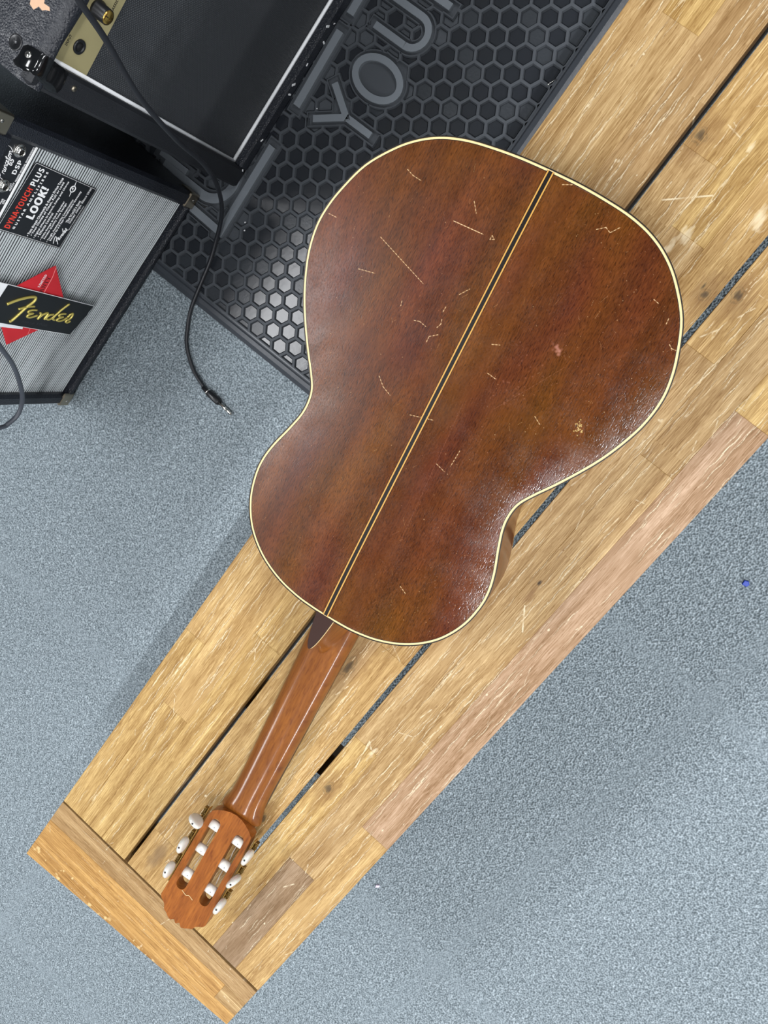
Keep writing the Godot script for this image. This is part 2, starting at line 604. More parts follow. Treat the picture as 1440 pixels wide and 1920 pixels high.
func guitar_back_material() -> StandardMaterial3D:
	var w := BACK_W
	var h := BACK_H
	var fib := grey(noise(31, 0.17, FastNoiseLite.TYPE_SIMPLEX_SMOOTH, 2), 220, h, w, h)
	var pore := grey(noise(32, 0.30), 300, h, w, h)
	var band := grey(noise(33, 0.012, FastNoiseLite.TYPE_SIMPLEX_SMOOTH, 2), 96, h, w, h)
	var wide := grey(noise(34, 0.004, FastNoiseLite.TYPE_SIMPLEX_SMOOTH, 2), 512, h, w, h)
	back = PackedByteArray()
	back.resize(w * h * 3)
	var hgt := PackedByteArray()
	hgt.resize(w * h)
	for i in w * h:
		var p := clampf((pore[i] / 255.0 - 0.62) * 4.0, 0.0, 1.0)
		var v := 0.5 + 0.62 * (fib[i] / 255.0 - 0.5) + 0.5 * (band[i] / 255.0 - 0.5) - 0.48 * p
		var q := wide[i] / 255.0 - 0.5
		back[i * 3] = int(clampf(64.0 + 50.0 * v + 8.0 * q, 0, 255))
		back[i * 3 + 1] = int(clampf(32.0 + 31.0 * v + 14.0 * q, 0, 255))
		back[i * 3 + 2] = int(clampf(11.0 + 17.0 * v - 8.0 * q, 0, 255))
		hgt[i] = int(clampf(150.0 - 95.0 * p + 30.0 * (fib[i] / 255.0 - 0.5), 0, 255))
	var pale := Color8(232, 204, 158)
	var pink := Color8(176, 122, 108)
	for s in BACK_SCRATCHES:
		back_line(s, 0.00042, pale, 0.95)
	back_line([0.2584, 0.0267, 0.1104, 0.0347], 0.0003, pink, 0.4)
	back_line([0.1827, -0.0978, 0.1524, -0.1015], 0.0003, pink, 0.4)
	back_line([0.331, 0.094, 0.287, 0.067, 0.268, 0.055], 0.0003, pink, 0.4)
	for k in 26:
		back_spot(0.3412 + rng.randfn(0, 0.0022), 0.0807 + rng.randfn(0, 0.0028), 0.0014, pink, 0.28)
		back_spot(0.289 + rng.randfn(0, 0.003), 0.131 + rng.randfn(0, 0.002), 0.0006, Color8(214, 196, 130), 0.8)
		back_spot(0.300 + rng.randfn(0, 0.012), 0.063 + rng.randfn(0, 0.010), 0.0009, pink, 0.25)
	# specks and dings, thicker towards the worn treble edge
	for k in 3600:
		var s := rng.randf_range(-0.005, 0.475)
		var z := rng.randf_range(-0.185, 0.185)
		var near := clampf((z - 0.02) / 0.14, 0.0, 1.0)
		if rng.randf() > 0.12 + 0.88 * near:
			continue
		back_spot(s, z, rng.randf_range(0.00016, 0.00045), pale if rng.randf() < 0.5 else pink, rng.randf_range(0.25, 0.75))
	for k in 150:
		var s := rng.randf_range(0.02, 0.46)
		var z := rng.randf_range(-0.17, 0.17)
		var a := rng.randf_range(-0.9, 0.9)
		var l := rng.randf_range(0.0015, 0.008)
		back_line([s, z, s + cos(a) * l, z + sin(a) * l], 0.00022, pale if rng.randf() < 0.5 else pink, rng.randf_range(0.3, 0.7))
	# the lacquer: dulled by wear on the bass side, still glossy but pitted towards the treble edge
	var rw := w / 2
	var rh := h / 2
	var pit := grey(noise(35, 0.24, FastNoiseLite.TYPE_SIMPLEX_SMOOTH, 2), rw, rh)
	var cloud := grey(noise(36, 0.02, FastNoiseLite.TYPE_SIMPLEX_SMOOTH, 2), rw, rh)
	var rgh := PackedByteArray()
	rgh.resize(rw * rh)
	for i in rw * rh:
		var z := float(i / rw) / rh * 0.38 - 0.19
		var g := smoothstep(-0.06, 0.13, z)
		rgh[i] = int(255.0 * clampf(lerpf(0.34, 0.13, g) + 0.25 * maxf(0.0, pit[i] / 255.0 - 0.45) + 0.12 * (cloud[i] / 255.0 - 0.5), 0.08, 1.0))
	var m := plain(Color(1, 1, 1), 1.0, 0.0, 0.40)
	m.albedo_texture = picture(w, h, back)
	m.roughness_texture = picture(rw, rh, rgh, Image.FORMAT_L8)
	return bumped(m, picture(w, h, hgt, Image.FORMAT_L8), 0.007)


const BACK_SCRATCHES := [
	[0.3591, -0.1172, 0.3391, -0.0596], [0.324, -0.1242, 0.3273, -0.107], [0.3056, -0.0518, 0.3071, -0.0464, 0.3056, -0.0389], [0.3183, -0.028, 0.3138, -0.0268, 0.3095, -0.0288],
	[0.3298, -0.0299, 0.3246, -0.0302], [0.2932, -0.0317, 0.2989, -0.0317, 0.3041, -0.0247], [0.4005, -0.0586, 0.4012, -0.0322], [0.3163, -0.0709, 0.3117, -0.0698], [0.345, -0.0237, 0.3536, -0.0171],
	[0.4233, -0.1215, 0.4206, -0.1142, 0.4195, -0.1047], [0.4233, -0.0503, 0.4149, -0.0435], [0.4005, -0.0596, 0.4013, -0.0284], [0.3999, -0.0211, 0.4037, -0.0209, 0.4016, -0.0175, 0.3999, -0.0211],
	[0.357, -0.1761, 0.357, -0.1667], [0.446, 0.0597, 0.4509, 0.0662, 0.4484, 0.0716, 0.4558, 0.0771], [0.3878, 0.1634, 0.3855, 0.1668, 0.386, 0.1729], [0.2941, 0.0339, 0.2928, 0.0434],
	[0.2438, -0.059, 0.2364, -0.0505, 0.2326, -0.0407], [0.4672, 0.0143, 0.4719, 0.0251], [0.3189, 0.0249, 0.3217, 0.032], [0.4152, 0.1326, 0.4139, 0.1378], [0.4066, 0.1518, 0.4016, 0.1522],
	[0.2251, -0.0144, 0.2315, 0.0085], [0.196, 0.0307, 0.1931, 0.041], [0.0692, 0.0554, 0.065, 0.0638], [0.2181, 0.0449, 0.2005, 0.0439], [0.2795, 0.0914, 0.2752, 0.0986]]


func make_materials() -> void:
	M.carpet = carpet_material()
	M.wall = plain(Color8(104, 104, 104), 0.9)
	M.ceiling = plain(Color8(176, 176, 174), 0.95)
	M.white = plain(Color8(236, 236, 232), 0.5)
	M.glow = plain(Color8(250, 250, 250), 0.8)
	M.glow.emission_enabled = true
	M.glow.emission = Color(0.96, 0.985, 1.0)
	M.glow.emission_energy_multiplier = 1.6
	# rubber
	var rub := grey(noise(50, 0.06, FastNoiseLite.TYPE_SIMPLEX_SMOOTH, 4), 512, 512)
	var rub_t := picture(512, 512, rub, Image.FORMAT_L8)
	M.rubber = bumped(plain(Color8(66, 70, 75), 0.62, 0.0, 0.4), rub_t, 0.02, 7.0)
	M.rubber_border = bumped(plain(Color8(58, 62, 68), 0.36, 0.0, 0.5), rub_t, 0.015, 5.0)
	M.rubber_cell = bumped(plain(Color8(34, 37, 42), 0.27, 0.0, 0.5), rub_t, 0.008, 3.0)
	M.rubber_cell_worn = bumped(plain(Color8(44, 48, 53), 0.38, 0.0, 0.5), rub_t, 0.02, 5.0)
	M.rubber_letter = bumped(plain(Color8(110, 116, 122), 0.55, 0.0, 0.4), rub_t, 0.01, 6.0)
	# covering of the amplifiers
	var tl := noise(60, 0.075, FastNoiseLite.TYPE_CELLULAR)
	tl.cellular_return_type = FastNoiseLite.RETURN_DISTANCE2_SUB
	tl.domain_warp_enabled = true
	tl.domain_warp_amplitude = 14.0
	tl.domain_warp_frequency = 0.05
	var tol := picture(512, 512, grey(tl, 512, 512), Image.FORMAT_L8)
	M.tolex = bumped(plain(Color8(30, 33, 40), 0.36, 0.0, 0.5), tol, 0.08, 9.0)
	M.tolex_fine = bumped(plain(Color8(24, 26, 31), 0.55, 0.0, 0.5), tol, 0.04, 14.0)
	M.black = plain(Color8(16, 17, 20), 0.5)
	M.gloss_black = plain(Color8(14, 15, 17), 0.12)
	M.black_plastic = plain(Color8(22, 23, 26), 0.35)
	M.hole = plain(Color8(5, 5, 6), 0.8)
	M.piping = plain(Color8(242, 244, 246), 0.45)
	# brushed gold panel
	var br := picture(256, 256, grey(noise(70, 0.3), 8, 256, 256, 256), Image.FORMAT_L8)
	M.gold_panel = bumped(plain(Color8(172, 162, 120), 0.5, 0.35, 0.5), br, 0.002, 6.0)
	M.gold = plain(Color8(222, 182, 96), 0.22, 1.0)
	M.pale_gold = plain(Color8(222, 204, 112), 0.38, 0.6)
	M.brass = plain(Color8(196, 160, 90), 0.3, 1.0)
	M.old_brass = plain(Color8(132, 108, 62), 0.38, 0.9)
	M.chrome = plain(Color8(206, 204, 198), 0.2, 1.0)
	M.nickel = plain(Color8(170, 160, 142), 0.34, 1.0)
	# black woven grille cloth
	var wv := PackedByteArray()
	wv.resize(64 * 64)
	for j in 64:
		for i in 64:
			var odd := (i / 16 + j / 16) % 2
			var a := absf(sin((i % 16) / 16.0 * PI))
			var b := absf(sin((j % 16) / 16.0 * PI))
			wv[j * 64 + i] = int(255.0 * (b * 0.75 + 0.25 * a if odd else a * 0.35 + 0.1 * b))
	M.weave = bumped(plain(Color8(50, 53, 57), 0.5, 0.0, 0.5), picture(64, 64, wv, Image.FORMAT_L8), 0.11)
	M.weave.uv1_scale = Vector3(125, 125, 1)
	M.silver_rib = bumped(plain(Color8(172, 178, 180), 0.42, 0.1, 0.5), picture(64, 64, wv, Image.FORMAT_L8), 0.02, 60.0)
	M.ink_white = plain(Color8(240, 240, 240), 0.6)
	M.ink_red = plain(Color8(226, 64, 48), 0.6)
	M.ink_black = plain(Color8(22, 20, 18), 0.6)
	M.panel_black = plain(Color8(26, 28, 32), 0.35)
	M.sticker = plain(Color8(24, 26, 30), 0.32)
	M.card_black = plain(Color8(18, 20, 22), 0.3)
	M.card_ink = plain(Color8(44, 46, 50), 0.3)
	M.card_white = plain(Color8(236, 238, 240), 0.55)
	M.card_red = plain(Color8(206, 34, 44), 0.5)
	M.card_fold = plain(Color8(232, 150, 150), 0.5)
	M.cable = plain(Color8(30, 32, 37), 0.42)
	M.cable_grey = plain(Color8(62, 66, 74), 0.42)
	# wood
	var w1 := wood_image(100)
	var w2 := wood_image(140)
	var mk := bench_marks()
	var tones := {"golden": [Color(1, 0.97, 0.86), w1], "straw": [Color(1.0, 0.965, 0.88), w2], "tan": [Color(0.97, 0.945, 0.91), w1], "pink": [Color(0.93, 0.895, 0.98), w2], "umber": [Color(0.80, 0.78, 0.84), w2], "honey": [Color(1.0, 0.91, 0.74), w1], "olive": [Color(0.90, 0.86, 0.82), w2]}
	for k in tones:
		var m := plain(tones[k][0], 0.5, 0.0, 0.4)
		m.albedo_texture = tones[k][1][0]
		m.detail_enabled = true
		m.detail_albedo = mk
		m.detail_uv_layer = BaseMaterial3D.DETAIL_UV_2
		m.detail_blend_mode = BaseMaterial3D.BLEND_MODE_MIX
		bumped(m, tones[k][1][1], 0.03)
		M["wood_" + k] = m
	M.underwood = plain(Color8(96, 70, 42), 0.7)
	# the guitar
	M.back = guitar_back_material()
	var ng := grey(noise(80, 0.2, FastNoiseLite.TYPE_SIMPLEX_SMOOTH, 2), 96, 256, 1024, 256)
	var nb := grey(noise(81, 0.03, FastNoiseLite.TYPE_SIMPLEX_SMOOTH, 2), 96, 256, 1024, 256)
	var np := grey(noise(82, 0.35), 128, 256, 1024, 256)
	var nc := PackedByteArray()
	nc.resize(1024 * 256 * 3)
	for i in 1024 * 256:
		var v := 0.5 + 0.5 * (ng[i] / 255.0 - 0.5) + 0.45 * (nb[i] / 255.0 - 0.5) - 0.3 * clampf((np[i] / 255.0 - 0.62) * 4.0, 0, 1)
		nc[i * 3] = int(clampf(128 + 62 * v, 0, 255))
		nc[i * 3 + 1] = int(clampf(70 + 50 * v, 0, 255))
		nc[i * 3 + 2] = int(clampf(22 + 26 * v, 0, 255))
	var nt := picture(1024, 256, nc)
	M.neck = plain(Color(0.77, 0.75, 0.72), 0.5, 0.0, 0.3)
	M.neck.albedo_texture = nt
	M.neck.clearcoat_enabled = true
	M.neck.clearcoat = 0.5
	M.neck.clearcoat_roughness = 0.15
	bumped(M.neck, picture(1024, 256, np, Image.FORMAT_L8), 0.006)
	M.head = M.neck.duplicate()
	M.head.albedo_color = Color(0.90, 0.86, 0.84)
	M.side = M.neck.duplicate()
	M.side.albedo_color = Color(0.62, 0.55, 0.5)
	M.side.clearcoat_roughness = 0.12
	M.spruce = plain(Color8(206, 160, 96), 0.4)
	M.rosewood = bumped(plain(Color8(50, 28, 21), 0.5, 0.0, 0.35), rub_t, 0.01, 20.0)
	M.ivory = plain(Color8(226, 200, 146), 0.4)
	M.ebony = plain(Color8(22, 16, 13), 0.35)
	M.yellow_line = plain(Color8(196, 146, 66), 0.45)
	M.bone = plain(Color8(238, 235, 226), 0.45)
	M.pearl = plain(Color8(198, 198, 190), 0.16)
	M.pearl.clearcoat_enabled = true
	M.pearl.clearcoat = 0.8
	M.pearl.subsurf_scatter_enabled = true
	M.pearl.subsurf_scatter_strength = 0.25
	M.string = plain(Color8(226, 226, 222), 0.3)
	M.blue = plain(Color8(30, 62, 170), 0.4)
	M.lilac = plain(Color8(220, 206, 226), 0.5)
	M.lint = plain(Color8(226, 228, 230), 0.7)
	M.bare_wood = plain(Color8(206, 168, 138), 0.8)


# ------------------------------------------------------------------ room
func build_room() -> void:
	var x0 := -5.0
	var x1 := 5.0
	var z0 := -3.4
	var z1 := 5.4
	struct("floor", box_st(Vector3(x0, -0.1, z0), Vector3(x1, 0, z1), 0.001), M.carpet)
	struct("ceiling", box_st(Vector3(x0, CEIL, z0), Vector3(x1, CEIL + 0.1, z1), 0.001), M.ceiling)
	struct("wall_north", box_st(Vector3(x0, 0, z0 - 0.1), Vector3(x1, CEIL, z0), 0.001), M.wall)
	struct("wall_south", box_st(Vector3(x0, 0, z1), Vector3(x1, CEIL, z1 + 0.1), 0.001), M.wall)
	struct("wall_west", box_st(Vector3(x0 - 0.1, 0, z0), Vector3(x0, CEIL, z1), 0.001), M.wall)
	struct("wall_east", box_st(Vector3(x1, 0, z0), Vector3(x1 + 0.1, CEIL, z1), 0.001), M.wall)
	for p in LIGHTS:
			var row: String = "row above the amplifiers" if p[1] < 0.0 else "slim row above the bench" if p[1] < 2.0 else "row beyond the bench"
			var along: String = "first from the headstock end" if p[0] < -2.0 else "middle one" if p[0] < 1.0 else "third from the headstock end"
			var t := thing("ceiling_light", "white framed ceiling light in the %s, %s" % [row, along], "light", Vector3(p[0], CEIL, p[1]), 0.0, "ceiling panels")
			var fr := start()
			var a: float = p[2] / 2.0
			var b: float = p[3] / 2.0
			for s in [-1.0, 1.0]:
				add_box(fr, Vector3(-a - 0.02, -0.03, s * (b + 0.01) - 0.01), Vector3(a + 0.02, 0, s * (b + 0.01) + 0.01), 0.002)
				add_box(fr, Vector3(s * (a + 0.01) - 0.01, -0.03, -b), Vector3(s * (a + 0.01) + 0.01, 0, b), 0.002)
			obj("frame", fr, M.white, t)
			obj("diffuser", box_st(Vector3(-a, -0.025, -b), Vector3(a, -0.002, b), 0.001), M.glow, t)


# ------------------------------------------------------------------ rubber mat with honeycomb cells and raised lettering
const PITCH := 0.028787
const MAT_TURN := -0.0117


func build_mat() -> void:
	var t := thing("rubber_mat", "black rubber honeycomb mat with raised grey lettering under the amplifiers", "mat", Vector3(0.04, 0, -0.72), -MAT_TURN)
	# in the mat's own axes: x along its long edge, z towards the bench; its corner by the carpet is at (-0.368, 0.376)
	var inv := t.transform.affine_inverse()
	var x0 := -0.372
	var x1 := 0.95
	var z0 := -0.42
	var z1 := 0.3790
	var rim := 0.021
	obj("base", box_st(Vector3(x0, 0.0004, z0), Vector3(x1, 0.004, z1), 0.002), M.rubber, t)
	# bevelled border
	var st := start()
	var P := poly([[x0, z0], [x1, z0], [x1, z1], [x0, z1]])
	var prof := [[0.0, 0.003], [0.008, 0.0085], [rim - 0.006, 0.0095], [rim - 0.004, 0.0075], [rim - 0.002, 0.0085], [rim, 0.0085]]
	for k in prof.size() - 1:
		var pa := inset(P, prof[k][0])
		var pb := inset(P, prof[k + 1][0])
		var ya: float = prof[k][1]
		var yb: float = prof[k + 1][1]
		for i in 4:
			var j := (i + 1) % 4
			quad(st, Vector3(pa[i].x, ya, pa[i].y), Vector3(pa[j].x, ya, pa[j].y), Vector3(pb[j].x, yb, pb[j].y), Vector3(pb[i].x, yb, pb[i].y), Vector3.UP)
	obj("border", st, M.rubber_border, t)
	# raised lettering and logo, in scene coordinates turned into the mat's
	var L := func(x: float, z: float) -> Vector2:
		var q := inv * Vector3(x, 0, z)
		return Vector2(q.x, q.z)
	var glyphs := []     # [name, outline polygons, holes]
	glyphs.append(["letter", [[[0.024, -0.652], [0.055, -0.606], [0.085, -0.652]], [[0.055, -0.606], [0.055, -0.556]]], 0.0105, "Y"])
	var ring := []
	for k in 33:
		ring.append([0.126 + 0.027 * cos(TAU * k / 32), -0.596 + 0.040 * sin(TAU * k / 32)])
	glyphs.append(["letter", [ring], 0.0105, "O"])
	var u := [[0.185, -0.646], [0.185, -0.588]]
	for k in 13:
		u.append([0.208 - 0.023 * cos(PI * k / 12), -0.588 + 0.024 * sin(PI * k / 12)])
	u.append([0.231, -0.646])
	glyphs.append(["letter", [u], 0.0105, "U"])
	var rr := [[0.263, -0.558], [0.263, -0.645], [0.288, -0.645]]
	for k in 9:
		rr.append([0.288 + 0.021 * sin(PI * k / 8), -0.622 - 0.023 * cos(PI * k / 8)])
	rr.append([0.263, -0.599])
	glyphs.append(["letter", [rr, [[0.286, -0.599], [0.309, -0.558]]], 0.0105, "R"])
	glyphs.append(["frame_bar", [[[-0.205, -0.758], [-0.2075, -0.6885], [-0.047, -0.687]]], 0.0125, ""])
	glyphs.append(["frame_bar", [[[0.024, -0.687], [0.149, -0.689]]], 0.0125, ""])
	glyphs.append(["frame_bar", [[[0.176, -0.689], [0.60, -0.694]]], 0.0125, ""])
	var arc := []
	for k in 19:
		var a := PI * (0.02 + 0.96 * k / 18)
		arc.append([-0.135 + 0.042 * cos(a), -0.752 + 0.042 * sin(a)])
	arc.push_front([-0.093, -0.83])
	arc.append([-0.177, -0.79])
	arc.append([-0.177, -0.84])
	glyphs.append(["logo_ring", [arc], 0.0155, ""])
	glyphs.append(["logo_bar", [[[-0.164, -0.855], [-0.164, -0.795]]], 0.010, ""])
	var moats: Array[PackedVector2Array] = []
	for g in glyphs:
		var sg := start()
		for line in g[1]:
			var pl := PackedVector2Array()
			for v in line:
				pl.append(L.call(v[0], v[1]))
			var hw: float = g[2] / 2.0
			var closed: bool = g[3] == "O"
			var n := pl.size()
			var lefts := PackedVector2Array()
			var rights := PackedVector2Array()
			for i in n:
				var d0 := (pl[i] - pl[i - 1]).normalized() if i > 0 else Vector2.ZERO
				var d1 := (pl[i + 1] - pl[i]).normalized() if i < n - 1 else Vector2.ZERO
				if closed and i == 0:
					d0 = (pl[n - 1] - pl[n - 2]).normalized()
				if closed and i == n - 1:
					d1 = (pl[1] - pl[0]).normalized()
				var d := (d0 + d1).normalized()
				var k := 1.0 / maxf(d.dot(d1 if d1 != Vector2.ZERO else d0), 0.4)
				lefts.append(pl[i] + Vector2(-d.y, d.x) * hw * k)
				rights.append(pl[i] - Vector2(-d.y, d.x) * hw * k)
			var y1 := 0.0105
			for i in n - 1:
				var a := lefts[i]
				var b := lefts[i + 1]
				var c := rights[i + 1]
				var d := rights[i]
				quad(sg, Vector3(a.x, y1, a.y), Vector3(b.x, y1, b.y), Vector3(c.x, y1, c.y), Vector3(d.x, y1, d.y), Vector3.UP)
				for e in [[a, b], [c, d]]:
					var o3 := Vector3(e[0].x - (c.x if e[0] == a else b.x), 0, e[0].y - (c.y if e[0] == a else b.y))
					quad(sg, Vector3(e[0].x, y1, e[0].y), Vector3(e[1].x, y1, e[1].y), Vector3(e[1].x, 0.003, e[1].y), Vector3(e[0].x, 0.003, e[0].y), o3)
			if not closed:
				for e in [[lefts[0], rights[0], pl[0] - pl[1]], [lefts[n - 1], rights[n - 1], pl[n - 1] - pl[n - 2]]]:
					quad(sg, Vector3(e[0].x, y1, e[0].y), Vector3(e[1].x, y1, e[1].y), Vector3(e[1].x, 0.003, e[1].y), Vector3(e[0].x, 0.003, e[0].y), Vector3(e[2].x, 0, e[2].y))
			for q in Geometry2D.offset_polyline(pl, hw + 0.0042, Geometry2D.JOIN_ROUND, Geometry2D.END_SQUARE):
				if not Geometry2D.is_polygon_clockwise(q):
					moats.append(q)
		obj(g[0], sg, M.rubber_letter, t)
	# honeycomb: one recessed cell plate and one ridge ring per cell, cut by the border and by the moats round the letters
	var inner := poly([[x0 + rim, z0 + rim], [x1 - rim, z0 + rim], [x1 - rim, z1 - rim], [x0 + rim, z1 - rim]])
	var ridges := start()
	var far_cells := start()
	var n_cells := 0
	var o0 := inv * Vector3(0.26627, 0, -0.52492)
	var cam := Transform3D(axes_of_camera(), Vector3(0, 1.25, 0)).affine_inverse()
	for a in range(-34, 34):
		for b in range(-24, 24):
			var c := Vector2(o0.x + PITCH * (a + 0.5 * b), o0.z + PITCH * b * sqrt(3.0) / 2.0)
			if c.x < x0 - 0.02 or c.x > x1 + 0.02 or c.y < z0 - 0.02 or c.y > z1 + 0.02:
				continue
			var hex := PackedVector2Array()
			for k in 6:
				var an := PI / 6 + PI / 3 * k
				hex.append(c + Vector2(cos(an), sin(an)) * PITCH / sqrt(3.0))
			for cut in Geometry2D.intersect_polygons(hex, inner):
				var left: Array[PackedVector2Array] = [cut]
				for mo in moats:
					var nxt: Array[PackedVector2Array] = []
					for piece in left:
						for r in Geometry2D.clip_polygons(piece, mo):
							if not Geometry2D.is_polygon_clockwise(r):
								nxt.append(r)
					left = nxt
				for piece in left:
					if absf(area_of(piece)) < 2.2e-5:
						continue
					var top := inset(piece, 0.0020)
					var bot := inset(piece, 0.0034)
					if Geometry2D.is_polygon_clockwise(bot) != Geometry2D.is_polygon_clockwise(piece) or absf(area_of(bot)) > absf(area_of(piece)):
						continue
					for i in piece.size():
						var j := (i + 1) % piece.size()
						quad(ridges, Vector3(piece[i].x, 0.0085, piece[i].y), Vector3(piece[j].x, 0.0085, piece[j].y), Vector3(top[j].x, 0.0085, top[j].y), Vector3(top[i].x, 0.0085, top[i].y), Vector3.UP)
						quad(ridges, Vector3(top[i].x, 0.0085, top[i].y), Vector3(top[j].x, 0.0085, top[j].y), Vector3(bot[j].x, 0.0045, bot[j].y), Vector3(bot[i].x, 0.0045, bot[i].y), Vector3.UP * 0.002 + Vector3(c.x - top[i].x, 0, c.y - top[i].y))
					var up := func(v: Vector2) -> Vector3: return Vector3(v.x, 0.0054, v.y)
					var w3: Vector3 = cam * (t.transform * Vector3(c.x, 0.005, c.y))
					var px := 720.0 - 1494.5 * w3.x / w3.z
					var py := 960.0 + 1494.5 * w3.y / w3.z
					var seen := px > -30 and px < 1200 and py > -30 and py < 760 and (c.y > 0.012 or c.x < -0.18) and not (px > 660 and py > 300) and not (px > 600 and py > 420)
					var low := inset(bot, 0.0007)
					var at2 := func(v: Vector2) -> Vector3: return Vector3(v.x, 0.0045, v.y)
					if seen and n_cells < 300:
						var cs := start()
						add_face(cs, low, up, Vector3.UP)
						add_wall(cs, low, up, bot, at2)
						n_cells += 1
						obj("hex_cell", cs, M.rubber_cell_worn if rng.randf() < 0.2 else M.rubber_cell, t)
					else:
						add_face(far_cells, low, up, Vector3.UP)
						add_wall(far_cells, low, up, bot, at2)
	obj("honeycomb_ridge", ridges, M.rubber, t)
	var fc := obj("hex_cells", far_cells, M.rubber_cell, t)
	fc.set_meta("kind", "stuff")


# ------------------------------------------------------------------ bench
func stave(parent: Node, p: PackedVector2Array, y0: float, y1: float, tone: String, along_z := false) -> void:
	var st := start()
	var off := Vector2(rng.randf(), rng.randf())
	var ch := 0.0004
	var q := inset(p, ch)
	var uvs := func(v: Vector3) -> void:
		var g := Vector2(v.x, v.z + v.y * 0.7)
		if along_z:
			g = Vector2(v.z, v.x + v.y * 0.7)
		st.set_uv(Vector2(g.x / 1.05, g.y / 0.26) + off)
		st.set_uv2(Vector2((v.x + 1.02) / 1.76, (v.z + 0.245) / 0.385))
		st.add_vertex(v)
	var tr := func(a: Vector3, b: Vector3, c: Vector3, n: Vector3) -> void:
		var l := [a, b, c] if (a - c).cross(a - b).dot(n) >= 0.0 else [a, c, b]
		for v in l:
			uvs.call(v)
	var t := Geometry2D.triangulate_polygon(q)
	for i in range(0, t.size(), 3):
		tr.call(Vector3(q[t[i]].x, y1, q[t[i]].y), Vector3(q[t[i + 1]].x, y1, q[t[i + 1]].y), Vector3(q[t[i + 2]].x, y1, q[t[i + 2]].y), Vector3.UP)
		tr.call(Vector3(p[t[i]].x, y0, p[t[i]].y), Vector3(p[t[i + 1]].x, y0, p[t[i + 1]].y), Vector3(p[t[i + 2]].x, y0, p[t[i + 2]].y), Vector3.DOWN)
	var c := Vector2.ZERO
	for v in p:
		c += v / p.size()
	for i in p.size():
		var j := (i + 1) % p.size()
		var m := (p[i] + p[j]) / 2.0 - c
		var n := Vector3(m.x, 0, m.y)
		var rows := [[p, y0], [p, y1 - ch], [q, y1]]
		for k in 2:
			var A := Vector3(rows[k][0][i].x, rows[k][1], rows[k][0][i].y)
			var B := Vector3(rows[k][0][j].x, rows[k][1], rows[k][0][j].y)
			var C := Vector3(rows[k + 1][0][j].x, rows[k + 1][1], rows[k + 1][0][j].y)
			var D := Vector3(rows[k + 1][0][i].x, rows[k + 1][1], rows[k + 1][0][i].y)
			tr.call(A, B, C, n + Vector3(0, 0.001, 0))
			tr.call(A, C, D, n + Vector3(0, 0.001, 0))
	obj("stave", st, M["wood_" + tone], parent)


func build_bench() -> void:
	var t := thing("bench", "long slatted bench of pale golden wood carrying the guitar", "bench", Vector3.ZERO)
	var y0 := BENCH - 0.044
	var E := 0.72
	var J := -0.8955
	# three planks, each glued up from staves in lanes [z0, z1, [x where a stave ends, tone of the stave before it] ...]
	var planks := [
		[[-0.2365, -0.2035, [[-0.559, "golden"], [0.02, "straw"], [0.36, "tan"], [E, "golden"]]],
		[-0.2035, -0.162, [[-0.6625, "golden"], [-0.21, "straw"], [0.279, "tan"], [E, "golden"]]],
		[-0.162, -0.1188, [[-0.499, "golden"], [-0.05, "golden"], [0.41, "olive"], [E, "tan"]]]],
		[[-0.1125, -0.073, [[-0.8205, "straw"], [-0.33, "straw"], [0.20, "tan"], [E, "straw"]]],
		[-0.073, -0.034, [[-0.62, "straw"], [0.137, "tan"], [E, "golden"]]],
		[-0.034, 0.0042, [[-0.40, "straw"], [0.25, "straw"], [E, "tan"]]]],
		[[0.0105, 0.047, [[-0.513, "golden"], [0.06, "tan"], [E, "straw"]]],
		[0.047, 0.0885, [[-0.7055, "umber"], [-0.05, "tan"], [0.30, "tan"], [E, "straw"]]],
		[0.0885, 0.1295, [[-0.60, "straw"], [0.0375, "pink"], [0.45, "golden"], [E, "golden"]]]]]
	for lanes in planks:
		var pl := Node3D.new()
		pl.name = "plank"
		t.add_child(pl, true)
		for lane in lanes:
			var x := J
			for s in lane[2]:
				stave(pl, poly([[x, lane[0]], [s[0], lane[0]], [s[0], lane[1]], [x, lane[1]]]), y0, BENCH, s[1])
				x = s[0]
	# end board across the planks
	var eb := Node3D.new()
	eb.name = "end_board"
	t.add_child(eb, true)
	var edge := [[-0.8985, -0.8995], [-0.9365, -0.927], [-0.976, -0.9545], [-1.012, -0.9755]]
	var tn := ["olive", "honey", "honey"]
	for k in 3:
		var a: Array = edge[k]
		var b: Array = edge[k + 1]
		if k == 1:
			# a stave joint shows across the middle of this lane
			var ma := lerpf(a[0], a[1], 0.9)
			var mb := lerpf(b[0], b[1], 0.9)
			var mz := lerpf(-0.2365, 0.1295, 0.9)
			stave(eb, poly([[a[0], -0.2365], [ma, mz], [mb, mz], [b[0], -0.2365]]), y0, BENCH, tn[k], true)
			stave(eb, poly([[ma, mz], [a[1], 0.1295], [b[1], 0.1295], [mb, mz]]), y0, BENCH, "tan", true)
		else:
			stave(eb, poly([[a[0], -0.2365], [a[1], 0.1295], [b[1], 0.1295], [b[0], -0.2365]]), y0, BENCH, tn[k], true)
	# frame and legs below the top
	for x in [-0.90, -0.60, 0.0, 0.60]:
		obj("cross_rail", box_st(Vector3(x - 0.018, y0 - 0.035, -0.205), Vector3(x + 0.018, y0, 0.098), 0.002), M.underwood, t)
	for z in [-0.195, 0.088]:
		obj("side_rail", box_st(Vector3(-0.93, y0 - 0.05, z - 0.011), Vector3(0.66, y0 - 0.0005, z + 0.011), 0.002), M.underwood, t)
	for x in [-0.93, 0.64]:
		for z in [-0.20, 0.093]:
			obj("leg", box_st(Vector3(x - 0.025, 0, z - 0.025), Vector3(x + 0.025, y0 - 0.0005, z + 0.025), 0.003), M.underwood, t)


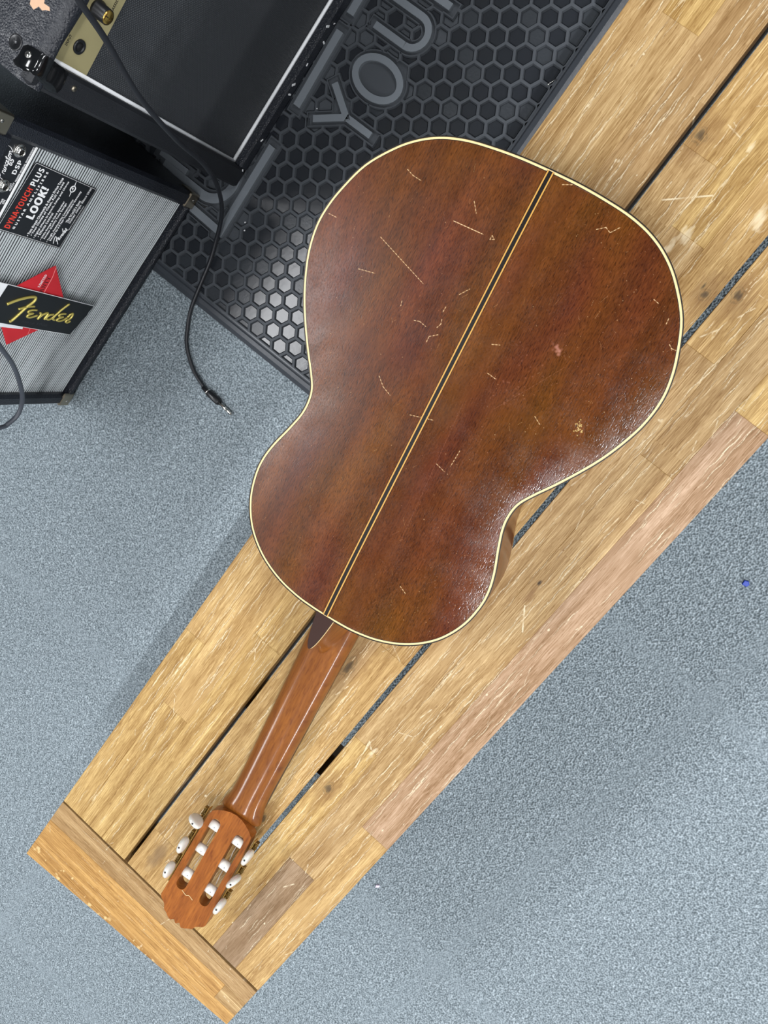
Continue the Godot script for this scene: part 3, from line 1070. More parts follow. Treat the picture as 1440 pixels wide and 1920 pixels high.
# ------------------------------------------------------------------ guitar
const HALF := [[-0.0046, 0.0], [-0.0044, 0.014], [-0.0028, 0.036], [0.003, 0.062], [0.0145, 0.0875], [0.030, 0.1075], [0.047, 0.1212], [0.069, 0.1315], [0.093, 0.1362], [0.112, 0.1358], [0.131, 0.1315], [0.153, 0.1238], [0.172, 0.1182], [0.186, 0.1171], [0.199, 0.1195], [0.2125, 0.1272], [0.2325, 0.141], [0.254, 0.1545], [0.274, 0.1655], [0.296, 0.1748], [0.318, 0.1815], [0.341, 0.1843], [0.361, 0.1824], [0.383, 0.1762], [0.412, 0.1634], [0.437, 0.1430], [0.4525, 0.1243], [0.463, 0.104], [0.4695, 0.081], [0.473, 0.055], [0.4750, 0.028], [0.4755, 0.0]]
const SIDE_H := 0.100


func head_y(s: float) -> float:
	return 0.033 + (-0.335 - s) * 0.21256


func build_guitar() -> void:
	var t := thing("guitar", "worn reddish-brown classical guitar lying face down across the bench", "guitar", Vector3(-0.36658, BENCH, -0.09402), deg_to_rad(10.05))
	var half := []
	for v in HALF:
		half.append(Vector2(v[0], v[1]))
	half = spline(half, 5)
	var out := PackedVector2Array()
	for v in half:
		out.append(v)
	for i in range(half.size() - 2, 0, -1):
		out.append(Vector2(half[i].x, -half[i].y))
	var at := func(y: float) -> Callable:
		return func(v: Vector2) -> Vector3: return Vector3(v.x, y, v.y)
	# sides
	var st := start(true)
	var ys := [0.0065, 0.035, 0.07, SIDE_H - 0.0008]
	for k in 3:
		for i in out.size():
			var j := (i + 1) % out.size()
			var a := out[i]
			var b := out[j]
			var nn := Vector3(b.y - a.y, 0, -(b.x - a.x)) * (-1.0 if Geometry2D.is_polygon_clockwise(out) else 1.0)
			var f := [[a, ys[k], float(i)], [b, ys[k], i + 1.0], [b, ys[k + 1], i + 1.0], [a, ys[k], float(i)], [b, ys[k + 1], i + 1.0], [a, ys[k + 1], float(i)]]
			var P := []
			for q in f:
				P.append(Vector3(q[0].x, q[1], q[0].y))
			var rev: bool = (P[0] - P[2]).cross(P[0] - P[1]).dot(nn) < 0.0
			for base in [0, 3]:
				for o in ([0, 2, 1] if rev else [0, 1, 2]):
					st.set_uv(Vector2(f[base + o][2] * 0.02, f[base + o][1] * 3.0))
					st.add_vertex(P[base + o])
	obj("side", st, M.side, t)
	# soundboard
	st = start()
	add_slab(st, out, 0.004, 0.0065, 0.0003)
	obj("soundboard", st, M.spruce, t)
	# bindings: a thin black line outside, ivory on top, a thin black line inside
	var rings := [["edge_line", 0.0, 0.0010, M.ebony, 0.0], ["binding", 0.0010, 0.0032, M.ivory, 0.0002], ["purfling", 0.0032, 0.0039, M.ebony, 0.00005]]
	for r in rings:
		st = start(false)
		var pa := inset(out, r[1])
		var pb := inset(out, r[2])
		var y: float = SIDE_H + r[4]
		var pc := inset(out, r[1] + 0.0005)
		for i in out.size():
			var j := (i + 1) % out.size()
			if r[0] == "binding":
				quad(st, Vector3(pa[i].x, y - 0.0006, pa[i].y), Vector3(pa[j].x, y - 0.0006, pa[j].y), Vector3(pc[j].x, y, pc[j].y), Vector3(pc[i].x, y, pc[i].y), Vector3.UP)
				quad(st, Vector3(pc[i].x, y, pc[i].y), Vector3(pc[j].x, y, pc[j].y), Vector3(pb[j].x, y, pb[j].y), Vector3(pb[i].x, y, pb[i].y), Vector3.UP)
			else:
				quad(st, Vector3(pa[i].x, y, pa[i].y), Vector3(pa[j].x, y, pa[j].y), Vector3(pb[j].x, y, pb[j].y), Vector3(pb[i].x, y, pb[i].y), Vector3.UP)
				if r[0] == "edge_line":
					quad(st, Vector3(pa[i].x, y, pa[i].y), Vector3(pa[j].x, y, pa[j].y), Vector3(pa[j].x, y - 0.0009, pa[j].y), Vector3(pa[i].x, y - 0.0009, pa[i].y), Vector3(pa[i].x - 0.2, 0, pa[i].y))
		obj(r[0], st, r[3], t)
	# arched back, in rows along the body
	var inn := inset(out, 0.0038)
	var row := []
	for i in half.size():
		row.append(inn[i])
	row[0].y = 0.0
	row[row.size() - 1].y = 0.0
	st = start(true)
	var C := 28
	var pt := func(i: int, k: int) -> Vector3:
		var hw: float = maxf(row[i].y, 0.0)
		var u := (2.0 * k / C - 1.0)
		u = signf(u) * pow(absf(u), 0.8)
		return Vector3(row[i].x, SIDE_H + dome(row[i].x, u), u * hw)
	for i in row.size() - 1:
		for k in C:
			var q := [pt.call(i, k), pt.call(i + 1, k), pt.call(i + 1, k + 1), pt.call(i, k + 1)]
			for tr in [[0, 1, 2], [0, 2, 3]]:
				var a: Vector3 = q[tr[0]]
				var b: Vector3 = q[tr[1]]
				var c: Vector3 = q[tr[2]]
				var cr := (a - c).cross(a - b)
				if cr.length() < 1e-12:
					continue
				var l := [a, b, c] if cr.y >= 0.0 else [a, c, b]
				for v in l:
					st.set_uv(Vector2((v.x + 0.01) / 0.495, (v.z + 0.19) / 0.38))
					st.add_vertex(v)
	obj("back", st, M.back, t)
	# centre strip: black between two yellow lines
	var lines := [["centre_strip", -0.0018, 0.0018, M.ebony, 0.0003], ["strip_line", -0.0031, -0.0018, M.yellow_line, 0.00025], ["strip_line", 0.0018, 0.0031, M.yellow_line, 0.00025], ["strip_edge", -0.0035, -0.0031, M.ebony, 0.0002], ["strip_edge", 0.0031, 0.0035, M.ebony, 0.0002]]
	for l in lines:
		st = start(true)
		for i in 48:
			var s0 := lerpf(-0.0022, 0.4733, i / 48.0)
			var s1 := lerpf(-0.0022, 0.4733, (i + 1) / 48.0)
			var A0: float = SIDE_H + dome(s0, 0.0) + l[4]
			var A1: float = SIDE_H + dome(s1, 0.0) + l[4]
			quad(st, Vector3(s0, A0, l[1]), Vector3(s1, A1, l[1]), Vector3(s1, A1, l[2]), Vector3(s0, A0, l[2]), Vector3.UP)
		obj(l[0], st, l[3], t)
	# bridge it lies on
	obj("bridge", box_st(Vector3(0.322, 0.0002, -0.09), Vector3(0.35, 0.004, 0.09), 0.0008), M.rosewood, t)
	# neck: D section along s, flaring into the head
	var sec := [[-0.0035, 0.0275, 0.0315], [-0.05, 0.0272, 0.0315], [-0.10, 0.0264, 0.0310], [-0.17, 0.0251, 0.0303], [-0.23, 0.0240, 0.0296], [-0.28, 0.0231, 0.0290], [-0.302, 0.0232, 0.0288], [-0.314, 0.0242, 0.0288], [-0.323, 0.0262, 0.0284], [-0.330, 0.0280, 0.0262], [-0.336, 0.0288, 0.0215]]
	var v3 := []
	for s in sec:
		v3.append(Vector3(s[0], s[1], s[2]))
	v3 = spline(v3, 5)
	st = start(true)
	var K := 18
	var np := func(i: int, k: int) -> Vector3:
		var a := PI * k / K
		var c := cos(a)
		var s := sin(a)
		return Vector3(v3[i].x, 0.0085 + (v3[i].z - 0.0085) * pow(s, 0.72), v3[i].y * signf(c) * pow(absf(c), 0.86))
	for i in v3.size() - 1:
		for k in K:
			var q := [np.call(i, k), np.call(i + 1, k), np.call(i + 1, k + 1), np.call(i, k + 1)]
			uv_quad(st, q, Vector3(0, 0.001, 0) + Vector3(0, q[0].y - 0.012, q[0].z) * 1.0)
	obj("neck", st, M.neck, t)
	st = start()
	add_slab(st, poly([[-0.318, -0.0232], [0.0, -0.0272], [0.0, 0.0272], [-0.318, 0.0232]]), 0.0022, 0.0088, 0.0006)
	obj("fretboard", st, M.ebony, t)
	obj("nut", box_st(Vector3(-0.3235, 0.0005, -0.0228), Vector3(-0.318, 0.0095, 0.0228), 0.0006), M.bone, t)
	# heel rising to the back, a pointed oval at every height
	st = start(true)
	var levels := 14
	var hp := func(i: int, k: int) -> Vector3:
		var f := float(i) / levels
		var y := lerpf(0.026, SIDE_H - 0.0022, f)
		var e := pow(1.0 - f, 2.1)
		var hw := lerpf(0.0104, 0.0235, e)
		var ln := lerpf(0.0415, 0.080, pow(1.0 - f, 1.7))
		var u := absf(2.0 * k / 24.0 - 1.0)
		var sd := signf(2.0 * k / 24.0 - 1.0)
		var s := -0.003 - ln * (1.0 - pow(u, 1.55))
		return Vector3(s, y, sd * hw * pow(u, 0.8))
	for i in levels:
		for k in 24:
			var q := [hp.call(i, k), hp.call(i + 1, k), hp.call(i + 1, k + 1), hp.call(i, k + 1)]
			uv_quad(st, q, Vector3(q[0].x + 0.012, 0.004, q[0].z + q[2].z))
	obj("heel", st, M.neck, t)
	var cap := PackedVector2Array()
	for k in 25:
		var u := absf(2.0 * k / 24.0 - 1.0)
		cap.append(Vector2(-0.003 - 0.0425 * (1.0 - pow(u, 1.55)), signf(2.0 * k / 24.0 - 1.0) * 0.0106 * pow(u, 0.8)))
	st = start()
	add_slab(st, cap, SIDE_H - 0.0022, SIDE_H + 0.0006, 0.0004)
	var hc := obj("heel_cap", st, M.rosewood, t)
	hc.set_meta("label", "dark pointed rosewood heel cap")
	st = start()
	var rimline := inset(cap, -0.0006)
	add_slab(st, rimline, SIDE_H - 0.0030, SIDE_H - 0.0021, 0.0002)
	obj("heel_line", st, M.ivory, t)
	build_head(t)


func dome(s: float, u: float) -> float:
	var e := absf(2.0 * (s + 0.0046) / 0.4801 - 1.0)
	return 0.0052 * (1.0 - pow(absf(u), 2.5)) * (1.0 - pow(e, 5.0)) + 0.0002


func uv_quad(st: SurfaceTool, q: Array, n: Vector3) -> void:
	for tr in [[0, 1, 2], [0, 2, 3]]:
		var a: Vector3 = q[tr[0]]
		var b: Vector3 = q[tr[1]]
		var c: Vector3 = q[tr[2]]
		var cr := (a - c).cross(a - b)
		if cr.length() < 1e-13:
			continue
		var l := [a, b, c] if cr.dot(n) >= 0.0 else [a, c, b]
		for v in l:
			st.set_uv(Vector2(v.x * 1.6, (v.z + v.y * 0.8) * 6.0))
			st.add_vertex(v)


func build_head(t: Node3D) -> void:
	var tilt := Basis(Vector3(0, 0, 1), -atan(0.21256))
	# frame of the headstock: x towards the body along its back, y out of its back, z across
	var H := Node3D.new()
	H.name = "headstock"
	t.add_child(H)
	H.position = Vector3(-0.335, 0.033, 0)
	H.basis = tilt
	var cs := cos(atan(0.21256))
	var right := [[-0.3267, 0.0], [-0.3277, 0.0085], [-0.3305, 0.0165], [-0.335, 0.0245], [-0.3395, 0.0297], [-0.348, 0.0312], [-0.386, 0.0324], [-0.43, 0.0332], [-0.456, 0.0340], [-0.4632, 0.0345], [-0.4668, 0.0325], [-0.4690, 0.0285], [-0.4718, 0.0245], [-0.4775, 0.0215], [-0.4790, 0.0175], [-0.4822, 0.0128], [-0.4838, 0.0085], [-0.4800, 0.0040], [-0.4836, 0.0]]
	var p := PackedVector2Array()
	for v in right:
		p.append(Vector2((v[0] + 0.335) / cs, v[1]))
	for i in range(right.size() - 2, 0, -1):
		p.append(Vector2((right[i][0] + 0.335) / cs, -right[i][1]))
	var slots: Array[PackedVector2Array] = []
	for sz in [-1.0, 1.0]:
		var q := PackedVector2Array()
		var r := 0.0068
		for k in 13:
			var a := -PI / 2 + PI * k / 12
			q.append(Vector2((-0.3447 + 0.335) / cs - r + r * cos(a), sz * 0.0178 + r * sin(a)))
		for k in 13:
			var a := PI / 2 + PI * k / 12
			q.append(Vector2((-0.4447 + 0.335) / cs + r + r * cos(a), sz * 0.0178 + r * sin(a)))
		slots.append(q)
	var thick := 0.0195
	var y1 := func(v: Vector2) -> Vector3: return Vector3(v.x, 0, v.y)
	var y0 := func(v: Vector2) -> Vector3: return Vector3(v.x, -thick, v.y)
	var st := start()
	for strip in [[-0.05, -0.0178], [-0.0178, 0.0178], [0.0178, 0.05]]:
		for piece in Geometry2D.intersect_polygons(p, poly([[-0.2, strip[0]], [0.1, strip[0]], [0.1, strip[1]], [-0.2, strip[1]]])):
			var bits: Array[PackedVector2Array] = [piece]
			for s in slots:
				var nxt: Array[PackedVector2Array] = []
				for b in bits:
					nxt.append_array(Geometry2D.clip_polygons(b, s))
				bits = nxt
			for b in bits:
				var tr := Geometry2D.triangulate_polygon(b)
				for i in range(0, tr.size(), 3):
					for f in [y1, y0]:
						var n := Vector3.UP if f == y1 else Vector3.DOWN
						uv_tri(st, f.call(b[tr[i]]), f.call(b[tr[i + 1]]), f.call(b[tr[i + 2]]), n)
	for w in [[p, 1.0], [slots[0], -1.0], [slots[1], -1.0]]:
		var pp: PackedVector2Array = w[0]
		var c := 1.0 if not Geometry2D.is_polygon_clockwise(pp) else -1.0
		for i in pp.size():
			var j := (i + 1) % pp.size()
			var e := pp[j] - pp[i]
			var n2: Vector2 = Vector2(e.y, -e.x) * c * float(w[1])
			var n3 := Vector3(n2.x, 0, n2.y)
			uv_tri(st, y1.call(pp[i]), y1.call(pp[j]), y0.call(pp[j]), n3)
			uv_tri(st, y1.call(pp[i]), y0.call(pp[j]), y0.call(pp[i]), n3)
	obj("head_plate", st, M.head, H)
	# a pale chip line on its back
	var ch := start(true)
	add_tube(ch, spline([Vector3((-0.444 + 0.335) / cs, 0.0001, -0.013), Vector3((-0.4462 + 0.335) / cs, 0.0002, -0.006), Vector3((-0.4445 + 0.335) / cs, 0.0001, -0.002), Vector3((-0.4464 + 0.335) / cs, 0.0001, 0.0043)], 4), 0.0004, 6)
	obj("chip", ch, M.ivory, H)
	# machine heads
	var turns := {-1.0: [1.25, 0.12, 0.16], 1.0: [0.05, 0.42, 0.10]}
	for sz in [-1.0, 1.0]:
		var zp: float = sz * 0.0352
		obj("side_plate", box_st(Vector3((-0.447 + 0.335) / cs, -0.0155, zp - 0.0008), Vector3((-0.342 + 0.335) / cs, -0.0035, zp + 0.0008), 0.0003), M.brass, H)
		var k := 0
		for s in [-0.3562, -0.3905, -0.4260]:
			var x: float = (s + 0.335) / cs
			# roller across the slot
			var rl := start(true)
			var xr := Transform3D(Basis(Vector3(1, 0, 0), PI / 2), Vector3(x, -0.0075, sz * 0.0178))
			add_lathe(rl, [Vector2(0, -0.0071), Vector2(0.0052, -0.0071), Vector2(0.0060, -0.0066), Vector2(0.0060, 0.0066), Vector2(0.0052, 0.0071), Vector2(0, 0.0071)], xr, 18)
			var ro := obj("string_roller", rl, M.bone, H)
			var hol := start(true)
			add_lathe(hol, [Vector2(0, 0.00605), Vector2(0.0006, 0.00605), Vector2(0.0006, 0.005)], Transform3D(Basis.IDENTITY, Vector3(x, -0.0075, sz * 0.0178 + 0.001)), 8)
			obj("string_hole", hol, M.hole, ro)
			# string end running from the roller towards the nut side
			var sg := start(true)
			add_tube(sg, [Vector3(x + 0.003, -0.0128, sz * 0.0178 + 0.0008), Vector3(x + 0.016, -0.0150, sz * (0.0178 - 0.001)), Vector3(x + 0.030, -0.0175, sz * 0.0165)], 0.0004, 6)
			obj("string", sg, M.string, H)
			# worm and wheel beside the plate
			var wg := start(true)
			var zw: float = sz * 0.0390
			for r in 6:
				add_lathe(wg, [Vector2(0.0012, 0), Vector2(0.0024, 0.0003), Vector2(0.0024, 0.0008), Vector2(0.0012, 0.0011)], Transform3D(Basis(Vector3(0, 0, 1), PI / 2), Vector3(x + 0.0052 + r * 0.0013, -0.008, zw)), 10)
			add_lathe(wg, [Vector2(0, -0.0015), Vector2(0.0042, -0.0012), Vector2(0.0042, 0.0012), Vector2(0, 0.0015)], Transform3D(Basis(Vector3(1, 0, 0), PI / 2), Vector3(x + 0.004, -0.0105, sz * 0.0372)), 14)
			add_box(wg, Vector3(x + 0.0125, -0.0120, zw - 0.0022), Vector3(x + 0.0135, -0.0045, zw + 0.0022), 0.0003)
			add_box(wg, Vector3(x + 0.0030, -0.0120, zw - 0.0022), Vector3(x + 0.0042, -0.0045, zw + 0.0022), 0.0003)
			obj("worm_gear", wg, M.old_brass, H)
			var sh := start(true)
			add_lathe(sh, [Vector2(0.0016, -0.008), Vector2(0.0016, 0.004)], Transform3D(Basis.IDENTITY, Vector3(x, 0, zw)), 10)
			obj("tuner_shaft", sh, M.brass, H)
			# pearl button, seen end on
			var bt := start(true)
			var hs := [[-0.0005, 0.0040, 0.0032], [0.0015, 0.0072, 0.0042], [0.006, 0.0096, 0.0045], [0.011, 0.0104, 0.0043], [0.0155, 0.0094, 0.0039], [0.0185, 0.0072, 0.0033], [0.0200, 0.0040, 0.0022], [0.0204, 0.0, 0.0]]
			var S := 24
			for i in hs.size() - 1:
				for q in S:
					var f := func(r: Array, a: float) -> Vector3:
						return Vector3(r[1] * signf(cos(a)) * pow(absf(cos(a)), 0.8), r[0], r[2] * signf(sin(a)) * pow(absf(sin(a)), 0.8))
					var a0 := TAU * q / S
					var a1 := TAU * (q + 1) / S
					quad(bt, f.call(hs[i], a0), f.call(hs[i], a1), f.call(hs[i + 1], a1), f.call(hs[i + 1], a0), Vector3(cos(a0), 0.3, sin(a0)))
			var bo := obj("tuner_button", bt, M.pearl, H, Transform3D(Basis(Vector3.UP, -sz * float(turns[sz][k]) if sz > 0 else float(turns[sz][k])), Vector3(x, 0, zw)))
			var sc := start(true)
			add_lathe(sc, [Vector2(0, 0.0209), Vector2(0.0009, 0.0209), Vector2(0.0012, 0.0205), Vector2(0.0012, 0.0195)], Transform3D.IDENTITY, 10)
			obj("button_screw", sc, M.ebony, bo)
			k += 1


func uv_tri(st: SurfaceTool, a: Vector3, b: Vector3, c: Vector3, n: Vector3) -> void:
	var l := [a, b, c] if (a - c).cross(a - b).dot(n) >= 0.0 else [a, c, b]
	for v in l:
		st.set_uv(Vector2(v.x * 1.6 + 0.3, (v.z + v.y) * 5.0))
		st.add_vertex(v)


# ------------------------------------------------------------------ amplifiers
func screw(parent: Node, at: Vector3, r: float, out: Vector3, m: Material) -> void:
	var b := Basis.IDENTITY
	if out.z > 0.5:
		b = Basis(Vector3(1, 0, 0), PI / 2)
	var st := start(true)
	add_lathe(st, [Vector2(0, r * 0.45), Vector2(r * 0.6, r * 0.4), Vector2(r, r * 0.1), Vector2(r, -0.001)], Transform3D(b, at), 14)
	var o := obj("screw", st, m, parent)
	var sl := start()
	for k in 2:
		add_box(sl, Vector3(-r * 0.55, r * 0.42, -r * 0.1), Vector3(r * 0.55, r * 0.47, r * 0.1), 0.00005, Transform3D(b * Basis(Vector3.UP, 0.5 + k * PI / 2), at))
	obj("screw_slot", sl, M.hole, o)


# a panel lying in the front plane with uv in metres
func front_sheet(lo: Vector2, hi: Vector2, z: float) -> SurfaceTool:
	var st := start()
	for v in [[0, 0], [0, 1], [1, 1], [0, 0], [1, 1], [1, 0]]:
		var p := Vector2(lo.x if v[0] == 0 else hi.x, lo.y if v[1] == 0 else hi.y)
		st.set_uv(p)
		st.add_vertex(Vector3(p.x, p.y, z))
	return st


func build_tall_amp() -> void:
	var t := thing("guitar_amplifier", "large black guitar amplifier with gold control panel, white piping and black woven grille", "amplifier", Vector3(-0.134, 0, -0.7015), deg_to_rad(-1.0))
	var W := 0.62
	var D := 0.25
	var y0 := 0.014
	var y1 := 0.489
	# shell: sides, top, bottom, back and the front frame round the recess
	var st := start()
	add_box(st, Vector3(0, y0, -D), Vector3(0.0325, y1, 0), 0.004)
	add_box(st, Vector3(W - 0.0325, y0, -D), Vector3(W, y1, 0), 0.004)
	add_box(st, Vector3(0.03, 0.30, -D), Vector3(W - 0.03, y1 - 0.02, -D + 0.015), 0.002)
	obj("cabinet", st, M.tolex_fine, t)
	obj("lower_rail", box_st(Vector3(0.0305, y0, -D), Vector3(W - 0.0305, 0.0365, 0), 0.003), M.tolex, t)
	# padded top with a soft, slightly wavy front edge
	var top := start(true)
	var N := 24
	var prof := [Vector2(0.0, 0.4685), Vector2(0.0015, 0.4715), Vector2(0.0008, 0.476), Vector2(-0.005, 0.485), Vector2(-0.014, 0.4895), Vector2(-0.24, 0.4895), Vector2(-0.249, 0.484), Vector2(-0.25, 0.460)]
	var pp := func(i: int, k: int) -> Vector3:
		var x := lerpf(-0.0008, W + 0.0008, float(i) / N)
		var wob := 0.0035 * sin(i * 1.1) if k <= 1 else 0.0
		return Vector3(x, prof[k].y + (wob if k == 0 else wob * 0.4), prof[k].x)
	for i in N:
		for k in prof.size() - 1:
			var mid: Vector3 = (pp.call(i, k) + pp.call(i, k + 1)) / 2.0
			quad(top, pp.call(i, k), pp.call(i + 1, k), pp.call(i + 1, k + 1), pp.call(i, k + 1), mid - Vector3(mid.x, 0.47, -0.125))
	obj("top", top, M.tolex, t)
	# grille, recessed
	obj("grille_cloth", front_sheet(Vector2(0.03, 0.034), Vector2(W - 0.03, 0.402), -0.018), M.weave, t)
	# gold control panel
	var pan := obj("control_panel", box_st(Vector3(0.0355, 0.3995, -0.03), Vector3(W - 0.0355, 0.4760, -0.0165), 0.0004), M.gold_panel, t)
	letters(pan, "lettering", "INPUT", Vector3(0.0600, 0.4478, -0.0164), 0.0125, 0.0036, M.ink_black, 0.0, "Droid Sans", true, 0.0002)
	letters(pan, "lettering", "CLASSIC GAIN", Vector3(0.1225, 0.4112, -0.0164), 0.029, 0.0036, M.ink_black, 0.0, "Droid Sans", true, 0.0002)
	letters(pan, "lettering", "ULTRA GAIN", Vector3(0.212, 0.4112, -0.0164), 0.024, 0.0036, M.ink_black, 0.0, "Droid Sans", true, 0.0002)
	# input socket
	var jx := Transform3D(Basis(Vector3(1, 0, 0), PI / 2), Vector3(0.0600, 0.4300, -0.0165))
	var jk := start(true)
	add_lathe(jk, [Vector2(0.0085, 0.0), Vector2(0.0085, 0.0015), Vector2(0.0075, 0.0022), Vector2(0.0056, 0.0022), Vector2(0.0046, 0.0005), Vector2(0.0046, -0.010), Vector2(0, -0.010)], jx, 24)
	var jo := obj("input_socket", jk, M.black_plastic, t)
	var ji := start(true)
	add_lathe(ji, [Vector2(0, 0.0012), Vector2(0.0045, 0.0012), Vector2(0.0045, 0.0005)], jx, 18)
	obj("socket_hole", ji, M.hole, jo)
	# knobs with gold caps
	for x in [0.1045, 0.152, 0.2, 0.248, 0.296, 0.344, 0.392, 0.44]:
		var kx := Transform3D(Basis(Vector3(1, 0, 0), PI / 2), Vector3(x, 0.4315, -0.0165))
		var kn := start(true)
		add_lathe(kn, [Vector2(0.0105, 0.0), Vector2(0.0105, 0.003), Vector2(0.0092, 0.004), Vector2(0.0088, 0.0165), Vector2(0.0075, 0.0172)], kx, 24)
		var ko := obj("knob", kn, M.black_plastic, t)
		var kc := start(true)
		add_lathe(kc, [Vector2(0, 0.0185), Vector2(0.0068, 0.0183), Vector2(0.0078, 0.0172), Vector2(0.0078, 0.0165)], kx, 24)
		var kp := obj("knob_cap", kc, M.gold, ko)
		kp.set_meta("label", "gold knob cap")
		obj("pointer", box_st(Vector3(x - 0.0005, 0.4325, 0.00205), Vector3(x + 0.0005, 0.4390, 0.0024), 0.0001), M.hole, ko)
	var bx := Transform3D(Basis(Vector3(1, 0, 0), PI / 2), Vector3(0.0960, 0.4560, -0.0165))
	obj("channel_button", lathe_st([Vector2(0, 0.006), Vector2(0.003, 0.006), Vector2(0.0035, 0.005), Vector2(0.0035, 0)], bx, 14), M.gold, t)
	# white piping round the recess
	var pip := start(true)
	var a := Vector3(0.0338, 0.4620, -0.0150)
	var b := Vector3(0.0338, 0.0380, -0.0150)
	var c := Vector3(W - 0.0338, 0.0380, -0.0150)
	var d := Vector3(W - 0.0338, 0.4620, -0.0150)
	add_tube(pip, [a, b], 0.0029, 10)
	add_tube(pip, [b, c], 0.0029, 10)
	add_tube(pip, [c, d], 0.0029, 10)
	obj("piping", pip, M.piping, t)
	# moulded corner caps on the top corners and screws
	for sx in [0, 1]:
		var cap := start(true)
		var x0: float = -0.0015 if sx == 0 else W + 0.0015
		var dx: float = 1.0 if sx == 0 else -1.0
		var rows := [[0.034, 0.4908, -0.024], [0.037, 0.4925, -0.012], [0.038, 0.4915, -0.002], [0.038, 0.487, 0.0030], [0.038, 0.483, 0.0036], [0.0375, 0.480, 0.0050], [0.0375, 0.474, 0.0052], [0.037, 0.472, 0.0042], [0.036, 0.463, 0.0044], [0.035, 0.456, 0.0038], [0.033, 0.448, 0.0026], [0.031, 0.4435, 0.0004]]
		for i in rows.size() - 1:
			for k in 16:
				var f := func(r: Array, u: float) -> Vector3:
					var lb := clampf((r[1] - 0.46) * 0.32, 0.0, 0.010)
					return Vector3(x0 + dx * lerpf(lb, r[0], u), r[1] - 0.003 * pow(1.0 - u, 6.0) - 0.002 * pow(u, 4.0), r[2] - 0.012 * pow(1.0 - u, 6.0) - 0.0018 * pow(u, 4.0))
				quad(cap, f.call(rows[i], k / 16.0), f.call(rows[i], (k + 1) / 16.0), f.call(rows[i + 1], (k + 1) / 16.0), f.call(rows[i + 1], k / 16.0), Vector3(-dx * 0.3, 0.5, 1))
		obj("corner_cap", cap, M.gloss_black, t)
	screw(t, Vector3(0.0262, 0.4915, -0.0130), 0.0042, Vector3.UP, M.chrome)
	screw(t, Vector3(0.0195, 0.4270, 0.0004), 0.0035, Vector3(0, 0, 1), M.nickel)
	# recessed screw ring on the top and a chip in the covering
	var rg := start(true)
	add_lathe(rg, [Vector2(0.0085, 0.0), Vector2(0.0085, 0.0008), Vector2(0.0070, 0.0010), Vector2(0.0062, 0.0003), Vector2(0.0014, 0.0003), Vector2(0.0012, -0.0005), Vector2(0, -0.0005)], Transform3D(Basis.IDENTITY, Vector3(0.0277, 0.4895, -0.0350)), 24)
	obj("handle_ring", rg, M.black_plastic, t)
	st = start()
	add_slab(st, poly([[0.068, -0.040], [0.076, -0.043], [0.0845, -0.040], [0.082, -0.031], [0.0835, -0.027], [0.078, -0.025], [0.0785, -0.017], [0.0755, -0.0145], [0.0735, -0.020], [0.071, -0.023], [0.072, -0.029], [0.066, -0.033]]), 0.4890, 0.4898, 0.0002)
	var cp := obj("chip", st, M.bare_wood, t)
	cp.set_meta("label", "pale chip where the black covering is torn")
	# scuffs along the bottom edge
	for s in [[0.18, 0.030, 0.004], [0.215, 0.027, 0.0025], [0.165, 0.025, 0.003], [0.285, 0.022, 0.002], [0.085, 0.024, 0.0028], [0.275, 0.034, 0.004], [0.03, 0.026, 0.0022], [0.255, 0.019, 0.003]]:
		var sc := start()
		add_box(sc, Vector3(s[0] - s[2], s[1] - s[2] * 0.5, -0.0005), Vector3(s[0] + s[2], s[1] + s[2] * 0.5, 0.0008), 0.0006, Transform3D(Basis(Vector3(0, 0, 1), s[0] * 30.0), Vector3(s[0], s[1], 0) - Basis(Vector3(0, 0, 1), s[0] * 30.0) * Vector3(s[0], s[1], 0)))
		obj("scuff", sc, M.lint, t)
	for x in [0.06, W - 0.06]:
		for z in [-0.04, -D + 0.04]:
			obj("foot", lathe_st([Vector2(0, 0.0107), Vector2(0.016, 0.0107), Vector2(0.018, y0), Vector2(0, y0)], Transform3D(Basis.IDENTITY, Vector3(x, 0, z)), 16), M.black, t)


